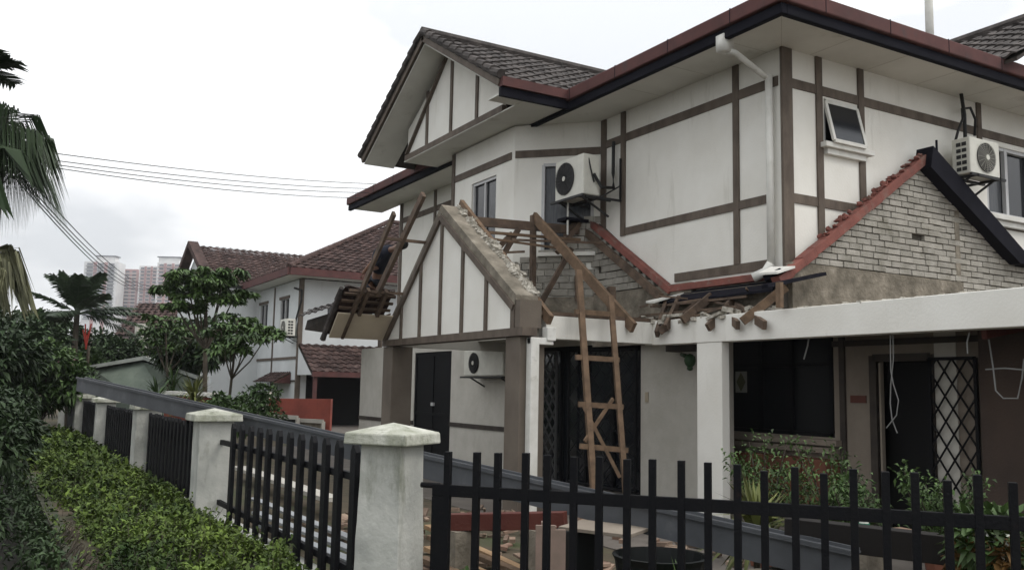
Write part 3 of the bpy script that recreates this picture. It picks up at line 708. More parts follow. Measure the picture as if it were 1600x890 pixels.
# porch downpipe
dpx = Yc - .08
dd = MB(); f0 = PY(858, 528, dpx)
dd.box(PGX + .1, PGX + .24, dpx - .07, dpx + .07, 0, 2.50); dd.box(PGX + .1, f0.x + .05, dpx - .05, dpx + .05, 2.40, 2.50)
dd.rbox((f0.x, dpx, 2.56), .15, .15, .2)
dd.build('downpipe', white, H, bevel=.012)

# ================================================================== GROUND FLOOR WALLS
D1 = (PX(707, 549, XL).y, PX(650, 549, XL).y, 0, 2.65); D2 = (PX(1003, 534, XL).y, PX(842, 545, XL).y, 0, 2.60)
wallX('ground_wall', plaster_old_shaded, XL - .02, .2, 10.36, 25.7, 0, 2.86, [D1, D2])
box('dado_strip', darktrim, H, XL - .045, XL - .015, D1[1], 25.7, .80, .90); box('dado_strip', darktrim, H, XL - .045, XL - .015, D2[1] + .25, D1[0], .85, .95)
dr = box('door', blackm, H, XL + .02, XL + .06, D1[0], D1[1], 0, 2.65)
pg = MB()
for y in (D1[0] + .04, (D1[0] + D1[1]) / 2, D1[1] - .04): pg.box(XL, XL + .03, y - .04, y + .04, 0, 2.63)
for z in (.1, 1.1, 2.58): pg.box(XL, XL + .028, D1[0], D1[1], z - .04, z + .04)
pg.build('door_frame', blackm, dr)
MB().rbox((XL - .03, (D1[0] + D1[1]) / 2 - .1, 1.35), .05, .14, .08).build('handle', alu, dr)
def grille(mb, P, U, w_, z0, z1, r=.012, nx=4, pitch=.42):
    P = Vector(P); U = Vector(U).normalized(); n_ = int((z1 - z0) / pitch); dx = w_ / nx
    for i in range(nx):
        for k in range(n_):
            za = z0 + (z1 - z0) * k / n_; zb_ = z0 + (z1 - z0) * (k + 1) / n_; zm = (za + zb_) / 2; c = P + U * (dx * (i + .5))
            for s_ in (-1, 1):
                a = Vector((c.x, c.y, za)); m_ = c + U * (s_ * dx * .5); m_ = Vector((m_.x, m_.y, zm)); b = Vector((c.x, c.y, zb_))
                mb.bar(a, m_, r * 2, r * 2); mb.bar(m_, b, r * 2, r * 2)
    for x in (0, w_): q = P + U * x; mb.bar((q.x, q.y, z0), (q.x, q.y, z1), .04, .04)
    for z in (z0, z1): a = P + U * 0; b = P + U * w_; mb.bar((a.x, a.y, z), (b.x, b.y, z), .04, .04)
box('room_darkness_panel', darkin, H, XL + .9, XL + .95, 9.8, 25.5, 0, 3)
dr = box('sliding_door', glass, H, XL + .06, XL + .08, D2[0], D2[1], 0, 2.6)
gm = MB(); wD = D2[1] - D2[0]
for y in (D2[0] + .03, D2[0] + wD * .25, D2[0] + wD * .5, D2[0] + wD * .75, D2[1] - .03): gm.box(XL + .0, XL + .05, y - .035, y + .035, 0, 2.6)
gm.box(XL, XL + .05, D2[0], D2[1], 2.52, 2.6)
gm.build('door_frame', blackm, dr)
gm = MB(); grille(gm, (XL - .08, D2[1] - .3, 0), (0, -1, 0), .5, .05, 2.5, nx=2, pitch=.3, r=.014); gm.build('folded_grille', mat('grille_grey', (.055, .055, .055), .5), dr)
gm = MB(); grille(gm, (XL - .05, D2[1] - 1.2, 0), (0, -1, 0), wD - 1.3, .05, 2.5, nx=5, pitch=.35, r=.006); gm.build('folded_grille', blackm, dr)
bx = PX(788, 600, 7.2); box('hanging_board', mat('board_brown', (.08, .045, .03), .7), H, 7.12, 7.16, 11.75, 12.0, 1.45, 2.5)
# bar and lamp on the wall
a = PX(1049, 543, XL - .1); b = PX(1096, 543, XL - .1)
ln = box('wall_bracket', darktrim, H, XL - .22, XL - .02, b.y, a.y, a.z - .07, a.z + .05)
c = PX(1078, 563, XL - .25)
lm_ = MB().ball(c, .09, .09, .11, 10).tube([c + Vector((.2, .12, .05)), c + Vector((0, .2, .1)), c + Vector((0, .05, .05))], .03, 8).ball(c - UPV * .12, .05, .05, .04, 8)
lm_.build('wall_lamp', greenp, H, smooth=True)
box('switch_plate', mat('beige_plastic', (.42, .36, .27), .6), H, XL - .035, XL - .02, PX(1015, 622, XL).y, PX(1010, 622, XL).y, 1.58, 1.75)
# window/door wall of the extension
XW = 10.5
W3 = (PX(1303, 600, XW).y, PX(1136, 600, XW).y, 1.16, 2.62); D3 = (PX(1455, 600, XW).y, PX(1366, 600, XW).y, 0, 2.28)
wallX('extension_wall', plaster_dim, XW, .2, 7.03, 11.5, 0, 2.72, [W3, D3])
box('extension_wall', plaster_old_shaded, H, XW - .01, XW + .2, 7.0, 7.3, 0, 2.7); box('extension_wall', plaster_dim, H, XW - .005, XW + .2, 6.5, 6.998, 0, 2.7)
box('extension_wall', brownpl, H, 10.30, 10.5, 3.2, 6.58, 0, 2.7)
box('timber_strip', darktrim, H, XW - .03, XW, 6.5, W3[0], 2.44, 2.52); box('timber_strip', darktrim, H, XW - .04, XW, PX(1322, 600, XW).y, PX(1314, 600, XW).y, .3, 2.7)
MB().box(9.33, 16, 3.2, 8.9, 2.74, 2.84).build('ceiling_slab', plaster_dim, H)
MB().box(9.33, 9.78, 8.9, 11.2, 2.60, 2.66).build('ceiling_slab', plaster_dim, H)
box('room_darkness_panel', darkin, H, XW + .8, XW + .85, 3.2, 11.5, 0, 2.7)
wn = box('window', mat('unlit_glass', (.008, .009, .01), .3, spec=.12), H, XW + .08, XW + .1, W3[0], W3[1], W3[2], W3[3])
fr = MB(); L3 = W3[1] - W3[0]
for t in (.0, .32, .62, .98): y = W3[1] - .03 - t * (L3 - .06); fr.box(XW + .02, XW + .07, y - .03, y + .03, W3[2], W3[3])
for z in (W3[2] + .03, 2.2): fr.box(XW + .02, XW + .07, W3[0], W3[1], z - .03, z + .03)
fr.build('frame', blackm, wn)
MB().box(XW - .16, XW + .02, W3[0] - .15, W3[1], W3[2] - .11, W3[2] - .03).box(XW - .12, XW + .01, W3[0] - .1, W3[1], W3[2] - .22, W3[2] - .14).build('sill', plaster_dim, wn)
p0, p1 = PX(1148, 580, XW), PX(1166, 613, XW)
gp = box('stained_glass', mat('milky_glass', (.30, .30, .26), .4), wn, XW + .015, XW + .02, p1.y, p0.y, p1.z, p0.z)
cy, cz = (p0.y + p1.y) / 2, (p0.z + p1.z) / 2; hy_, hz_ = (p0.y - p1.y) / 2, (p0.z - p1.z) / 2
MB().prism([(XW + .01, cy - hy_ * .8, cz), (XW + .01, cy, cz + hz_ * .9), (XW + .01, cy + hy_ * .8, cz), (XW + .01, cy, cz - hz_ * .9)], (.003, 0, 0)).build('diamond_motif', mat('olive', (.10, .10, .05), .6), wn)
box('cupboard_panel', mat('cupboard_red_wood', (.16, .06, .035), .7, (.09, .035, .022), 3), H, XW - .32, XW - .02, W3[0] - .1, W3[1] + .1, .0, .86, .01)
for t in (.15, .45, .75): y = W3[0] + t * L3; box('panel_rail', woodr, H, XW - .345, XW - .32, y, y + .06, .05, .85)
dr = box('door', darkin, H, XW + .3, XW + .32, D3[0], D3[1], 0, 2.28)  # black panel stands in for the unlit doorway
fr = MB().box(XW - .03, XW + .05, D3[1] - .05, D3[1] + .06, 0, 2.3).box(XW - .03, XW + .05, D3[0] - .05, D3[0] + .03, 0, 2.3).box(XW - .03, XW + .05, D3[0], D3[1], 2.22, 2.32)
fr.build('door_frame', darktrim, dr)
box('door_jamb', plaster_dim, dr, XW - .035, XW + .02, D3[1] - .13, D3[1] - .1, 0, 2.2)
gm = MB(); y0 = D3[0] - .02; y1_ = PX(1525, 600, 10.44).y
grille(gm, (XW - .06, y0, 0), (0, -1, 0), y0 - y1_, .05, 2.24, nx=3, pitch=.28, r=.009); gm.build('open_grille_door', blackm, H)
box('house_number_plate', mat('plate_red', (.10, .035, .025), .7), H, XW - .02, XW, PX(1354, 622, XW).y, PX(1330, 622, XW).y, 1.66, 1.76)
# remaining roof at the far right under the beam
tile_roof(MB(), (9.4, 3.5, 2.52), (0, 1, 0), (1, 0, .35), (-.35, 0, 1), 1.2, lambda v: (0, 2.5), tw=.3, th=.3).build('remaining_tiles', tile_r, H)
for y in (4.2, 5.1, 5.9): MB().bar((9.35, y, 2.44), (10.4, y, 2.62), .06, .1).build('rafter', woodr, H)
random.seed(5)
for i in range(9):
    x = random.uniform(5.65, 6.6); t = random.uniform(.05, 1.1); p = Vector((x, 16.3, 2.7)) - sL * t + nL_ * .1
    MB().bar(p, p + Vector((random.uniform(-.5, .5), random.uniform(-.15, .15), random.uniform(-.05, .2))), .02, .03).build('batten', wood, H)
for i in range(10):
    p = Vector((random.uniform(9.1, 9.6), random.uniform(9.5, 11.6), random.uniform(2.95, 3.25)))
    MB().bar(p, p + Vector((random.uniform(-.3, .1), random.uniform(-.7, .7), random.uniform(-.15, .1))), .02, .03).build('batten', wood, H)
# ================================================================== AIR CONDITIONERS
def ac_unit(name, P, U, N, w_, d_, h_, label, grp, gside=-1, fan=.3, dirt=0):
    # P = front lower corner (start of U), U along the front, N outward
    P = Vector(P); U = Vector(U).normalized(); N = Vector(N).normalized()
    t = thing(name, P + U * (w_ / 2) - N * (d_ / 2), label, 'air conditioner', grp)
    c = P + U * (w_ / 2) - N * (d_ / 2) + UPV * (h_ / 2)
    MB().obox(c, U, N, UPV, w_ / 2, d_ / 2, h_ / 2).build('casing', acm, t, bevel=.02)
    fc = P + U * (w_ * fan) + UPV * (h_ * .5) + N * .004; r = h_ * .40
    g = MB(); n_ = 28
    ring = [fc + U * (r * math.cos(2 * math.pi * i / n_)) + UPV * (r * math.sin(2 * math.pi * i / n_)) for i in range(n_)]
    g.prism(ring, N * .012); g.build('fan_recess', acd, t)
    g = MB()
    for k in range(1, 9):
        rr = r * k / 8; pts = [fc + N * .02 + U * (rr * math.cos(2 * math.pi * i / 24)) + UPV * (rr * math.sin(2 * math.pi * i / 24)) for i in range(25)]
        g.tube(pts, .004, 4, close=False)
    for i in range(8):
        a = math.pi * i / 8; v = U * math.cos(a) + UPV * math.sin(a); g.bar(fc + N * .022 - v * r, fc + N * .022 + v * r, .006, .006, up=N)
    g.build('fan_grille', acd if fan > .6 else acg, t)
    g = MB(); hub = [fc + N * .026 + U * (.045 * math.cos(2 * math.pi * i / 12)) + UPV * (.045 * math.sin(2 * math.pi * i / 12)) for i in range(12)]
    g.prism(hub, N * .012); g.build('fan_hub', acm, t)
    g = MB()
    sx = P + U * (0 if gside < 0 else w_) - N * .03
    off = U * (.004 * (-1 if gside < 0 else 1))
    for i in range(5):
        for j in (0, 1):
            g.obox(sx + off - N * (d_ * (.22 + .3 * j)) + UPV * (h_ * (.14 + .17 * i)), U, N, UPV, .004, d_ * .12, h_ * .05)
    g.build('side_vents', acd, t)
    br = MB()
    for s_ in (.12, .88):
        q = P + U * (w_ * s_) - UPV * .03
        br.bar(q + N * .06, q - N * (d_ + .32), .04, .04); br.bar(q - UPV * .3 - N * (d_ + .28), q - N * .05, .03, .03)
    br.bar(P - UPV * .03 - U * .06 + N * .04, P + U * (w_ + .06) - UPV * .03 + N * .04, .04, .04)
    br.bar(P - UPV * .03 - U * .06 - N * d_, P + U * (w_ + .06) - UPV * .03 - N * d_, .04, .04)
    br.build('bracket', acd, t)
    return t, c
# on the right wall
t, c = ac_unit('outdoor_unit', (13.45, 8.60, 5.34), (1, 0, 0), (0, -1, 0), .80, .32, .60, 'white air conditioner on a black bracket beside the big window, right of the brick gable', 'outdoor air conditioning units', fan=.52)
hs = MB(); q = c + Vector((-.1, .12, .3))
hs.tube([q + Vector((-.25, 0, -.02)), q + Vector((-.16, 0, .18)), q + Vector((.05, .05, .42)), q + Vector((.12, .1, .62)), q + Vector((.35, .1, .68)), q + Vector((.48, .1, .5)), q + Vector((.47, .12, .22))], .022, 7)
hs.tube([q + Vector((.02, 0, -.02)), q + Vector((.1, .05, .5)), q + Vector((.14, .15, 1.15))], .03, 7)
hs.build('hose', cable_m, t, smooth=True)
# on the left wall beside the bay
p = PX(867, 316, 8.98); p2_ = PX(911, 303, 8.98)
t, c = ac_unit('outdoor_unit', (8.98, p2_.y, 5.22), (0, 1, 0), (-1, 0, 0), p.y - p2_.y, .36, .74, 'white air conditioner with a dark round fan, hung beside the bay window', 'outdoor air conditioning units', gside=1, fan=.63)
hs = MB()
hs.tube([(9.2, 13.0, 5.6), (9.3, 12.9, 5.35), (9.62, 12.98, 5.4), (9.70, 13.1, 5.7), (9.72, 13.12, 6.3)], .032, 7)
hs.tube([(9.1, 13.03, 5.9), (9.12, 12.99, 5.7), (9.2, 12.99, 5.45)], .014, 6)
hs.bar((9.75, 12.95, 5.2), (9.75, 12.95, 5.95), .03, .03); hs.bar((9.0, 12.97, 5.17), (9.77, 12.95, 5.17), .03, .04); hs.bar((9.3, 12.97, 5.17), (9.76, 12.95, 5.45), .025, .025)
hs.build('hose', cable_m, t)
MB().tube([(9.15, 13.75, 5.2), (9.15, 13.75, 4.6)], .018, 8).build('drain_pipe', white, t)
# on the porch wall
a = PX(722, 549, 9.3); b = PX(782, 587, 9.3)
t, c = ac_unit('outdoor_unit', (9.35, b.y, 2.03), (0, 1, 0), (-1, 0, 0), a.y - b.y, .34, .56, 'grey white air conditioner under the porch, between the black door and the brown column', 'outdoor air conditioning units', gside=-1, fan=.72)
# ================================================================== PERSON on the roof
def skinned(name, m_, parent, joints, edges, root=0, lvl=2):
    org = ORG[parent.name]
    me = bpy.data.meshes.new(name); me.from_pydata([tuple(Vector(j[0]) - org) for j in joints], edges, []); me.materials.append(m_)
    o = bpy.data.objects.new(name, me); COL.objects.link(o); o.parent = parent; ORG[o.name] = org
    md = o.modifiers.new('skin', 'SKIN'); md.use_smooth_shade = True
    for i, j in enumerate(joints):
        r_ = j[1] if isinstance(j[1], tuple) else (j[1], j[1]); me.skin_vertices[0].data[i].radius = r_; me.skin_vertices[0].data[i].use_root = (i == root)
    s_ = o.modifiers.new('sub', 'SUBSURF'); s_.levels = lvl; s_.render_levels = lvl
    return o
hipP = PX(586, 441, 7.0); shP = PX(599, 394, 6.95); hdP = PX(629, 384, 6.85)
k_ = hipP.y
pr = thing('person', Vector((7.0, k_, 2.86)), 'worker in dark shirt and trousers bent forward behind the stripped left rafters', 'person')
fz_ = 2.88
hz_ = hipP.z
S_ = shP.copy(); HD = hdP.copy()
dirT = (S_ - hipP)
body = [(hipP, .11), (hipP + dirT * .5, .11), (S_, .11), (S_ + (HD - S_) * .5, .06), (HD, .09),
        (S_ + Vector((-.12, -.16, -.03)), .065), (S_ + Vector((-.30, -.22, -.24)), .048), (S_ + Vector((-.42, -.10, -.42)), .036), (S_ + Vector((-.45, -.06, -.50)), .03),
        (S_ + Vector((.14, .16, -.03)), .065), (S_ + Vector((-.05, .10, -.30)), .048), (S_ + Vector((-.25, -.04, -.38)), .036), (S_ + Vector((-.32, -.06, -.42)), .03),
        (hipP + Vector((-.05, -.13, -.06)), .07), (hipP + Vector((-.32, -.12, -.22)), .05), (Vector((hipP.x - .16, hipP.y - .12, fz_ + .10)), .05), (Vector((hipP.x - .28, hipP.y - .14, fz_ + .04)), .04),
        (hipP + Vector((.0, .13, -.06)), .07), (hipP + Vector((-.27, .16, -.24)), .05), (Vector((hipP.x - .08, hipP.y + .14, fz_ + .10)), .05), (Vector((hipP.x - .2, hipP.y + .15, fz_ + .04)), .04)]
ed = [(0, 1), (1, 2), (2, 3), (3, 4), (2, 5), (5, 6), (6, 7), (7, 8), (2, 9), (9, 10), (10, 11), (11, 12), (0, 13), (13, 14), (14, 15), (15, 16), (0, 17), (17, 18), (18, 19), (19, 20)]
skinned('body', skin, pr, body, ed)
g_ = .022
ids = [1, 2, 3, 5, 6, 9, 10]
sj = [(hipP + dirT * .30, .18), (hipP + dirT * .7, .225), (S_, .215), (body[5][0], .09), (body[6][0], .075), (body[9][0], .10), (body[10][0], .075), (S_ + (HD - S_) * .45, .10)]
skinned('shirt', shirt, pr, sj, [(0, 1), (1, 2), (2, 3), (3, 4), (2, 5), (5, 6), (2, 7)])
tj = [(hipP + dirT * .25, .17), (hipP, .20)] + [(body[i][0], body[i][1] + .045) for i in (13, 14, 15)] + [(body[i][0], body[i][1] + .045) for i in (17, 18, 19)]
skinned('trousers', trous, pr, tj, [(0, 1), (1, 2), (2, 3), (3, 4), (1, 5), (5, 6), (6, 7)], root=1)
MB().ball(HD + Vector((.015, .01, .035)), .105, .105, .10, 14).build('hair', hairm, pr, smooth=True)
hn = MB()
hp = body[8][0]
for i in range(4): hn.tube([hp + Vector((-.01, .01 * i - .02, -.01)), hp + Vector((-.035, .016 * i - .03, -.06)), hp + Vector((-.02, .015 * i - .03, -.095 + .006 * abs(i - 1.5)))], .009, 6, .007)
hn.tube([hp + Vector((.01, -.02, 0)), hp + Vector((.0, -.05, -.04)), hp + Vector((-.01, -.045, -.07))], .010, 6, .008)
hn.build('hand', skin, pr, smooth=True)
for i in (16, 20): 
    q = body[i][0]; MB().ball(q + Vector((-.02, 0, .0)), .13, .05, .05, 10).build('boot', cable_m, pr, smooth=True)
MB().box(6.9, 7.6, k_ - .35, k_ + .35, 2.78, 2.84).build('scaffold_board', wood, H)
MB().box(6.95, 7.0, k_ - .3, k_ + .3, 0, 2.78).box(7.5, 7.55, k_ - .3, k_ + .3, 0, 2.78)

# ================================================================== LADDER
LB = 8.3
a0, a1 = PY(904, 422, 11.12), PY(928, 770, 10.5); b0, b1 = PY(954, 462, 11.12), PY(976, 748, 10.5)
a1.z = a1.z; ld = thing('wooden_ladder', Vector((a1.x, a1.y, 0)), 'tall home-made wooden ladder leaning on the white beam in front of the dark grille door', 'ladder')
def lpt(p, q, y):  # point of a rail at photo row y
    lo, hi = 0., 1.
    best = min((abs(projy(p.lerp(q, t / 200)) - y), t / 200) for t in range(201)); return p.lerp(q, best[1])
def projy(P):
    d = P - CAM; z = d.dot(CF); xr = F_PX * d.dot(RT) / z; yr = -F_PX * d.dot(CU) / z
    return 445 + xr * SR_ + yr * CR_
a1g = a0.lerp(a1, 1.0); 
ga = a0 + (a1 - a0) * ((a0.z - 0.0) / (a0.z - a1.z)); gb = b0 + (b1 - b0) * ((b0.z - 0.0) / (b0.z - b1.z))
MB().bar(a0, ga, .085, .07).build('side_rail', woodl, ld); MB().bar(b0, gb, .075, .065).build('side_rail', woodl, ld)
for y, e in ((490, .06), (561, .1), (634, .1), (700, .12)):
    p = lpt(a0, ga, y - 2); q = lpt(b0, gb, y + 1); dd_ = (q - p).normalized()
    MB().bar(p - dd_ * e + Vector((-.06, 0, 0)), q + dd_ * (e + .03) + Vector((-.06, 0, 0)), .035, .075).build('rung', woodl, ld)
p = lpt(a0, ga, 630); q = lpt(b0, gb, 745); MB().bar(p + Vector((-.1, 0, 0)), q + Vector((-.08, 0, 0)), .03, .05).build('brace', woodl, ld)
p = lpt(a0, ga, 690); q = lpt(b0, gb, 622); MB().bar(p + Vector((-.1, 0, 0)), q + Vector((-.1, 0, 0)), .03, .05).build('brace', woodl, ld)

# ================================================================== NEIGHBOUR HOUSE
NX, NY = 12.0, 39.3
N_ = thing('neighbour_house', (15, 44, 0), 'white two-storey house with a brown tiled hip roof, left of the main house', 'house')
wallX('side_wall', nwall, NX, .3, NY, 52, 0, 6.45, [(41.0, 42.4, 4.2, 5.7), (44.6, 46, 4.2, 5.7)], N_)
wallY('front_wall', nwall, NY, .3, NX + .3, 26, 0, 6.45, [(PY(512, 480, NY).x, PY(512, 480, NY).x + 1.6, 4.45, 5.4), (PY(478, 600, NY).x, 25, 0, 2.3)], N_)
MB().box(12.6, 26, 39.8, 39.9, 0, 6.4).box(12.5, 12.6, 39.8, 51, 0, 6.4).build('room_darkness_panel', darkin, N_)
for (y0, y1) in ((41.0, 42.4), (44.6, 46)):
    wn = box('window', glass, N_, NX + .12, NX + .15, y0, y1, 4.2, 5.7); fr = MB()
    for y in (y0 + .04, (y0 + y1) / 2, y1 - .04): fr.box(NX + .03, NX + .1, y - .04, y + .04, 4.2, 5.7)
    fr.build('frame', alu, wn); box('lintel_trim', timber, wn, NX - .05, NX + .02, y0 - .1, y1 + .1, 5.72, 5.85)
wn = box('window', glass, N_, PY(512, 480, NY).x, PY(512, 480, NY).x + 1.6, NY + .15, NY + .17, 4.45, 5.4)
box('timber_strip', timber, N_, NX - .06, NX + .14, NY - .06, NY + .1, 0, 6.45)
box('timber_strip', timber, N_, NX - .04, NX, NY + .1, 52, 2.9, 3.02); box('timber_strip', timber, N_, NX - .04, NX, 43.3, 43.45, 0, 6.4)
box('timber_strip', darktrim, N_, NX - .04, NX, NY + .1, 52, 1.9, 1.98)
c0 = PD(450, 417, 37.3); ez = 6.62; ex, ey = 11.1, 38.2
MB().prism([(ex, ey, ez - .12), (27, ey, ez - .12), (27, NY + .1, ez - .12), (NX + .1, NY + .1, ez - .12), (NX + .1, 52.5, ez - .12), (ex, 52.5, ez - .12)], (0, 0, .03)).build('soffit', soffit_m, N_)
MB().box(ex - .05, ex + .06, ey, 52.5, ez - .15, ez + .17).box(ex + .06, 27, ey - .05, ey + .06, ez - .15, ez + .17).build('fascia', redfas, N_)
s30 = math.tan(R(27)); Vn = Vector((0, math.cos(R(27)), math.sin(R(27)))); Nn = Vector((0, -Vn.z, Vn.y)); Vw = Vector((Vn.y, 0, Vn.z)); Nw = Vector((-Vn.z, 0, Vn.y))
cc = math.cos(R(27)); vl = 7.6 / cc
tile_roof(MB(), (ex, ey, ez + .14), (1, 0, 0), Vn, Nn, vl, lambda v: (v * cc, 17), tw=.36, th=.38, samp=5, amp=.03, lift=.05).build('roof_slope', tile_r, N_)
tile_roof(MB(), (ex, ey, ez + .14), (0, 1, 0), Vw, Nw, vl, lambda v: (v * cc, 14.3 - max(0, v * cc * .0)), tw=.36, th=.38, samp=5, amp=.03, lift=.05).build('roof_slope', tile_r, N_)
e7 = 7.6; dz_ = ez + .06; MB().prism([(ex, ey, dz_), (27, ey, dz_), (27, ey + e7, dz_ + e7 * s30), (ex + e7, ey + e7, dz_ + e7 * s30)], (0, 0, -.06)).prism([(ex, ey, dz_ - .001), (ex + e7, ey + e7, dz_ + e7 * s30 - .001), (ex + e7, 52.5, dz_ + e7 * s30 - .001), (ex, 52.5, dz_ - .001)], (0, 0, -.06)).build('roof_deck', darktrim, N_)
hp_ = MB(); hp_.tube([(ex, ey, ez + .2), (ex + 7.6, ey + 7.6, ez + .25 + 7.6 * s30)], .13, 8).tube([(ex + 7.6, ey + 7.6, ez + .25 + 7.6 * s30), (27, ey + 7.6, ez + .25 + 7.6 * s30)], .13, 8)
hp_.build('hip_tiles', tile_r, N_)
# gabled rear wing: ridge runs along x
rA = PD(304, 384, 49); rB = PD(475, 399, 55); wz = rA.z; wy = rA.y
e0 = Vector((rA.x, wy - 5.2, wz - 5.2 * .50))
Vg = Vector((0, 1, .50)).normalized()
tile_roof(MB(), e0, (1, 0, 0), Vg, (0, -Vg.z, Vg.y), 5.2 / Vg.y, lambda v: (0, 12), tw=.36, th=.38, samp=5, amp=.03, lift=.05).build('roof_slope', tile_r, N_)
MB().prism([(rA.x + .2, wy - 5, 0), (rA.x + .2, wy + 5, 0), (rA.x + .2, wy + 5, wz - 2.6), (rA.x + .2, wy, wz - .2), (rA.x + .2, wy - 5, wz - 2.7)], (11, 0, 0)).build('rear_wing', nwall, N_)
MB().bar(e0 + Vector((-.1, 0, .05)), rA + Vector((-.1, 0, .1)), .5, .3).bar(rA + Vector((-.1, 0, .1)), rA + Vector((-.1, 5.2, -2.5)), .5, .3).build('verge_board', tile_r, N_)
# carport pent roof
PYr = 36.9; pA = PY(466, 545, NY - .05); 
tile_roof(MB(), (pA.x, 37.2, 2.3), (1, 0, 0), Vector((0, 2.05, 1.25)), Vector((0, -1.25, 2.05)), 2.4, lambda v: (0, 9), tw=.36, th=.36, samp=5, amp=.03, lift=.05).build('carport_tiles', tile_r, N_)
MB().prism([(pA.x, 37.22, 2.24), (pA.x + 9, 37.22, 2.24), (pA.x + 9, 39.25, 3.48), (pA.x, 39.25, 3.48)], (0, 0, -.05)).build('carport_deck', darktrim, N_)
box('fascia', redfas, N_, pA.x, pA.x + 9, 37.1, 37.2, 2.12, 2.34)
MB().prism([(pA.x, 37.2, 2.2), (pA.x, NY, 2.2), (pA.x, NY, 3.5)], (.08, 0, 0)).build('carport_side', nwall, N_)
box('carport_post', redfas, N_, pA.x + .1, pA.x + .25, 37.2, 37.35, 0, 2.2)
# window awning at the side
aw = PX(395, 575, 11.2); tile_roof(MB(), (11.2, 40.2, 1.85), (0, 1, 0), Vector((.8, 0, .45)), Vector((-.45, 0, .8)), .92, lambda v: (0, 3.4), tw=.33, th=.3, samp=5).build('awning_tiles', tile_r, N_)
MB().prism([(11.2, 40.2, 1.83), (12.0, 40.2, 1.83), (12.0, 40.2, 2.28)], (0, .06, 0)).build('awning_side', redfas, N_)
t, c = ac_unit('outdoor_unit', PX(447, 524, 11.4), (0, 1, 0), (-1, 0, 0), 1.0, .4, .75, 'small white air conditioner on the side wall of the neighbouring house behind the papaya leaves', 'outdoor air conditioning units', fan=.5)
MB().tube([c + Vector((.2, -.4, .2)), Vector((11.95, c.y - .7, c.z + 1.2)), Vector((11.95, c.y - .7, 5.9)), Vector((11.95, c.y + .4, 6.1))], .05, 6).build('hose', cable_m, t)
# broken dark roof piece at our left end
p0 = PX(467, 500, 10.2); p1 = PX(545, 478, 10.2)
cn = thing('side_canopy', Vector((10.6, 27.5, 0)), 'dark tiled lean-to canopy with a sagging edge, between the two houses', 'canopy')
a = PD(467, 497, 27); b = PD(548, 474, 25); 
Vc = (b - a); 
mbq = MB(); tile_roof(mbq, a, Vector((Vc.x, Vc.y, 0)), Vector((.55, .55, .35)), Vector((-.25, -.25, .8)), .8, lambda v: (0, Vector((Vc.x, Vc.y, 0)).length), tw=.33, th=.3, lift=.05)
sh = Vc.z / Vector((Vc.x, Vc.y, 0)).length; ux = Vector((Vc.x, Vc.y, 0)).normalized()
for v in mbq.v: v.z += (v - a).dot(ux) * sh
mbq.build('tiles', tile_m, cn)
MB().prism([PD(476, 515, 27.2), PD(530, 517, 26), PD(545, 480, 25.5), PD(480, 500, 27.2)], (1.2, 1.2, 0)).build('gable_side', darktrim, cn)
MB().tube([Vector((11.0, 27.3, 0)), Vector((11.0, 27.3, 3.6))], .08, 8).build('post', timber, cn)

# red boundary wall with letterbox
bw = thing('boundary_wall', PD(470, 680, 30), 'low brick-red painted wall with cream letterbox niches in front of the black carport', 'wall')
d0, d1 = PD(420, 622, 30), PD(517, 623, 29); dv = (d1 - d0); dv.z = 0
MB().prism([Vector((d0.x, d0.y, 0)), Vector((d1.x, d1.y, 0)), Vector((d1.x, d1.y, d1.z)), Vector((d0.x, d0.y, d0.z))], Vector((.15, .25, 0))).build('wall', redwall, bw)
for (x0, x1, y0, y1) in ((428, 465, 650, 680), (466, 505, 656, 690)):
    a = PD(x0, y0, 29.3); b = PD(x1, y0 + 2, 29); cc_ = PD(x0, y1, 29.3)
    fr = MB(); lo = cc_.z
    fr.bar(a, b, .1, .12); fr.bar(Vector((a.x, a.y, lo)), a, .12, .1); fr.bar(Vector((b.x, b.y, lo)), b, .12, .1); fr.build('letterbox_frame', plaster_old_shaded, bw)
    ctr = (a + b) / 2; MB().prism([Vector((a.x, a.y + .03, lo)), Vector((b.x, b.y + .03, lo)), Vector((b.x, b.y + .03, b.z)), Vector((a.x, a.y + .03, a.z))], (0, .05, 0)).build('letterbox_niche', darkin if x0 < 450 else cement, bw)
MB().prism([PD(402, 625, 30.5), PD(420, 612, 30.2), PD(420, 690, 30.2), PD(402, 690, 30.5)], (.2, .3, 0)).build('wall_end', plaster_old_shaded, bw)
rw = thing('planter_wall', PD(290, 640, 27), 'low red wall with a pale coping among the garden palms', 'wall')
a, b = PD(258, 613, 28), PD(332, 616, 27)
MB().prism([Vector((a.x, a.y, -.1)), Vector((b.x, b.y, -.1)), b - UPV * .1, a - UPV * .1], (.1, .3, 0)).build('wall', redwall, rw); MB().bar(a, b, .4, .1).build('coping', plaster, rw)
# shed
sh_ = thing('garden_shed', PD(220, 640, 36), 'low green-grey sheet metal shed with a shallow gabled roof behind the fence', 'shed')
a, r_, b = PD(146, 577, 36), PD(222, 564, 36), PD(300, 592, 33)
MB().prism([Vector((a.x, a.y, -.1)), Vector((b.x, b.y, -.1)), b, r_, a], (1.5, 5, 0)).build('wall', shedm, sh_)
MB().prism([a + Vector((-.2, -.3, .02)), r_ + Vector((0, -.3, .05)), r_ + Vector((0, -.3, .2)), a + Vector((-.2, -.3, .15))], (1.6, 5.6, 0)).prism([r_ + Vector((0, -.3, .05)), b + Vector((.1, -.3, 0)), b + Vector((.1, -.3, .13)), r_ + Vector((0, -.3, .2))], (1.6, 5.6, 0)).build('roof', mat('pale_roof_sheet', (.36, .38, .35), .7, (.25, .27, .24), 2), sh_)
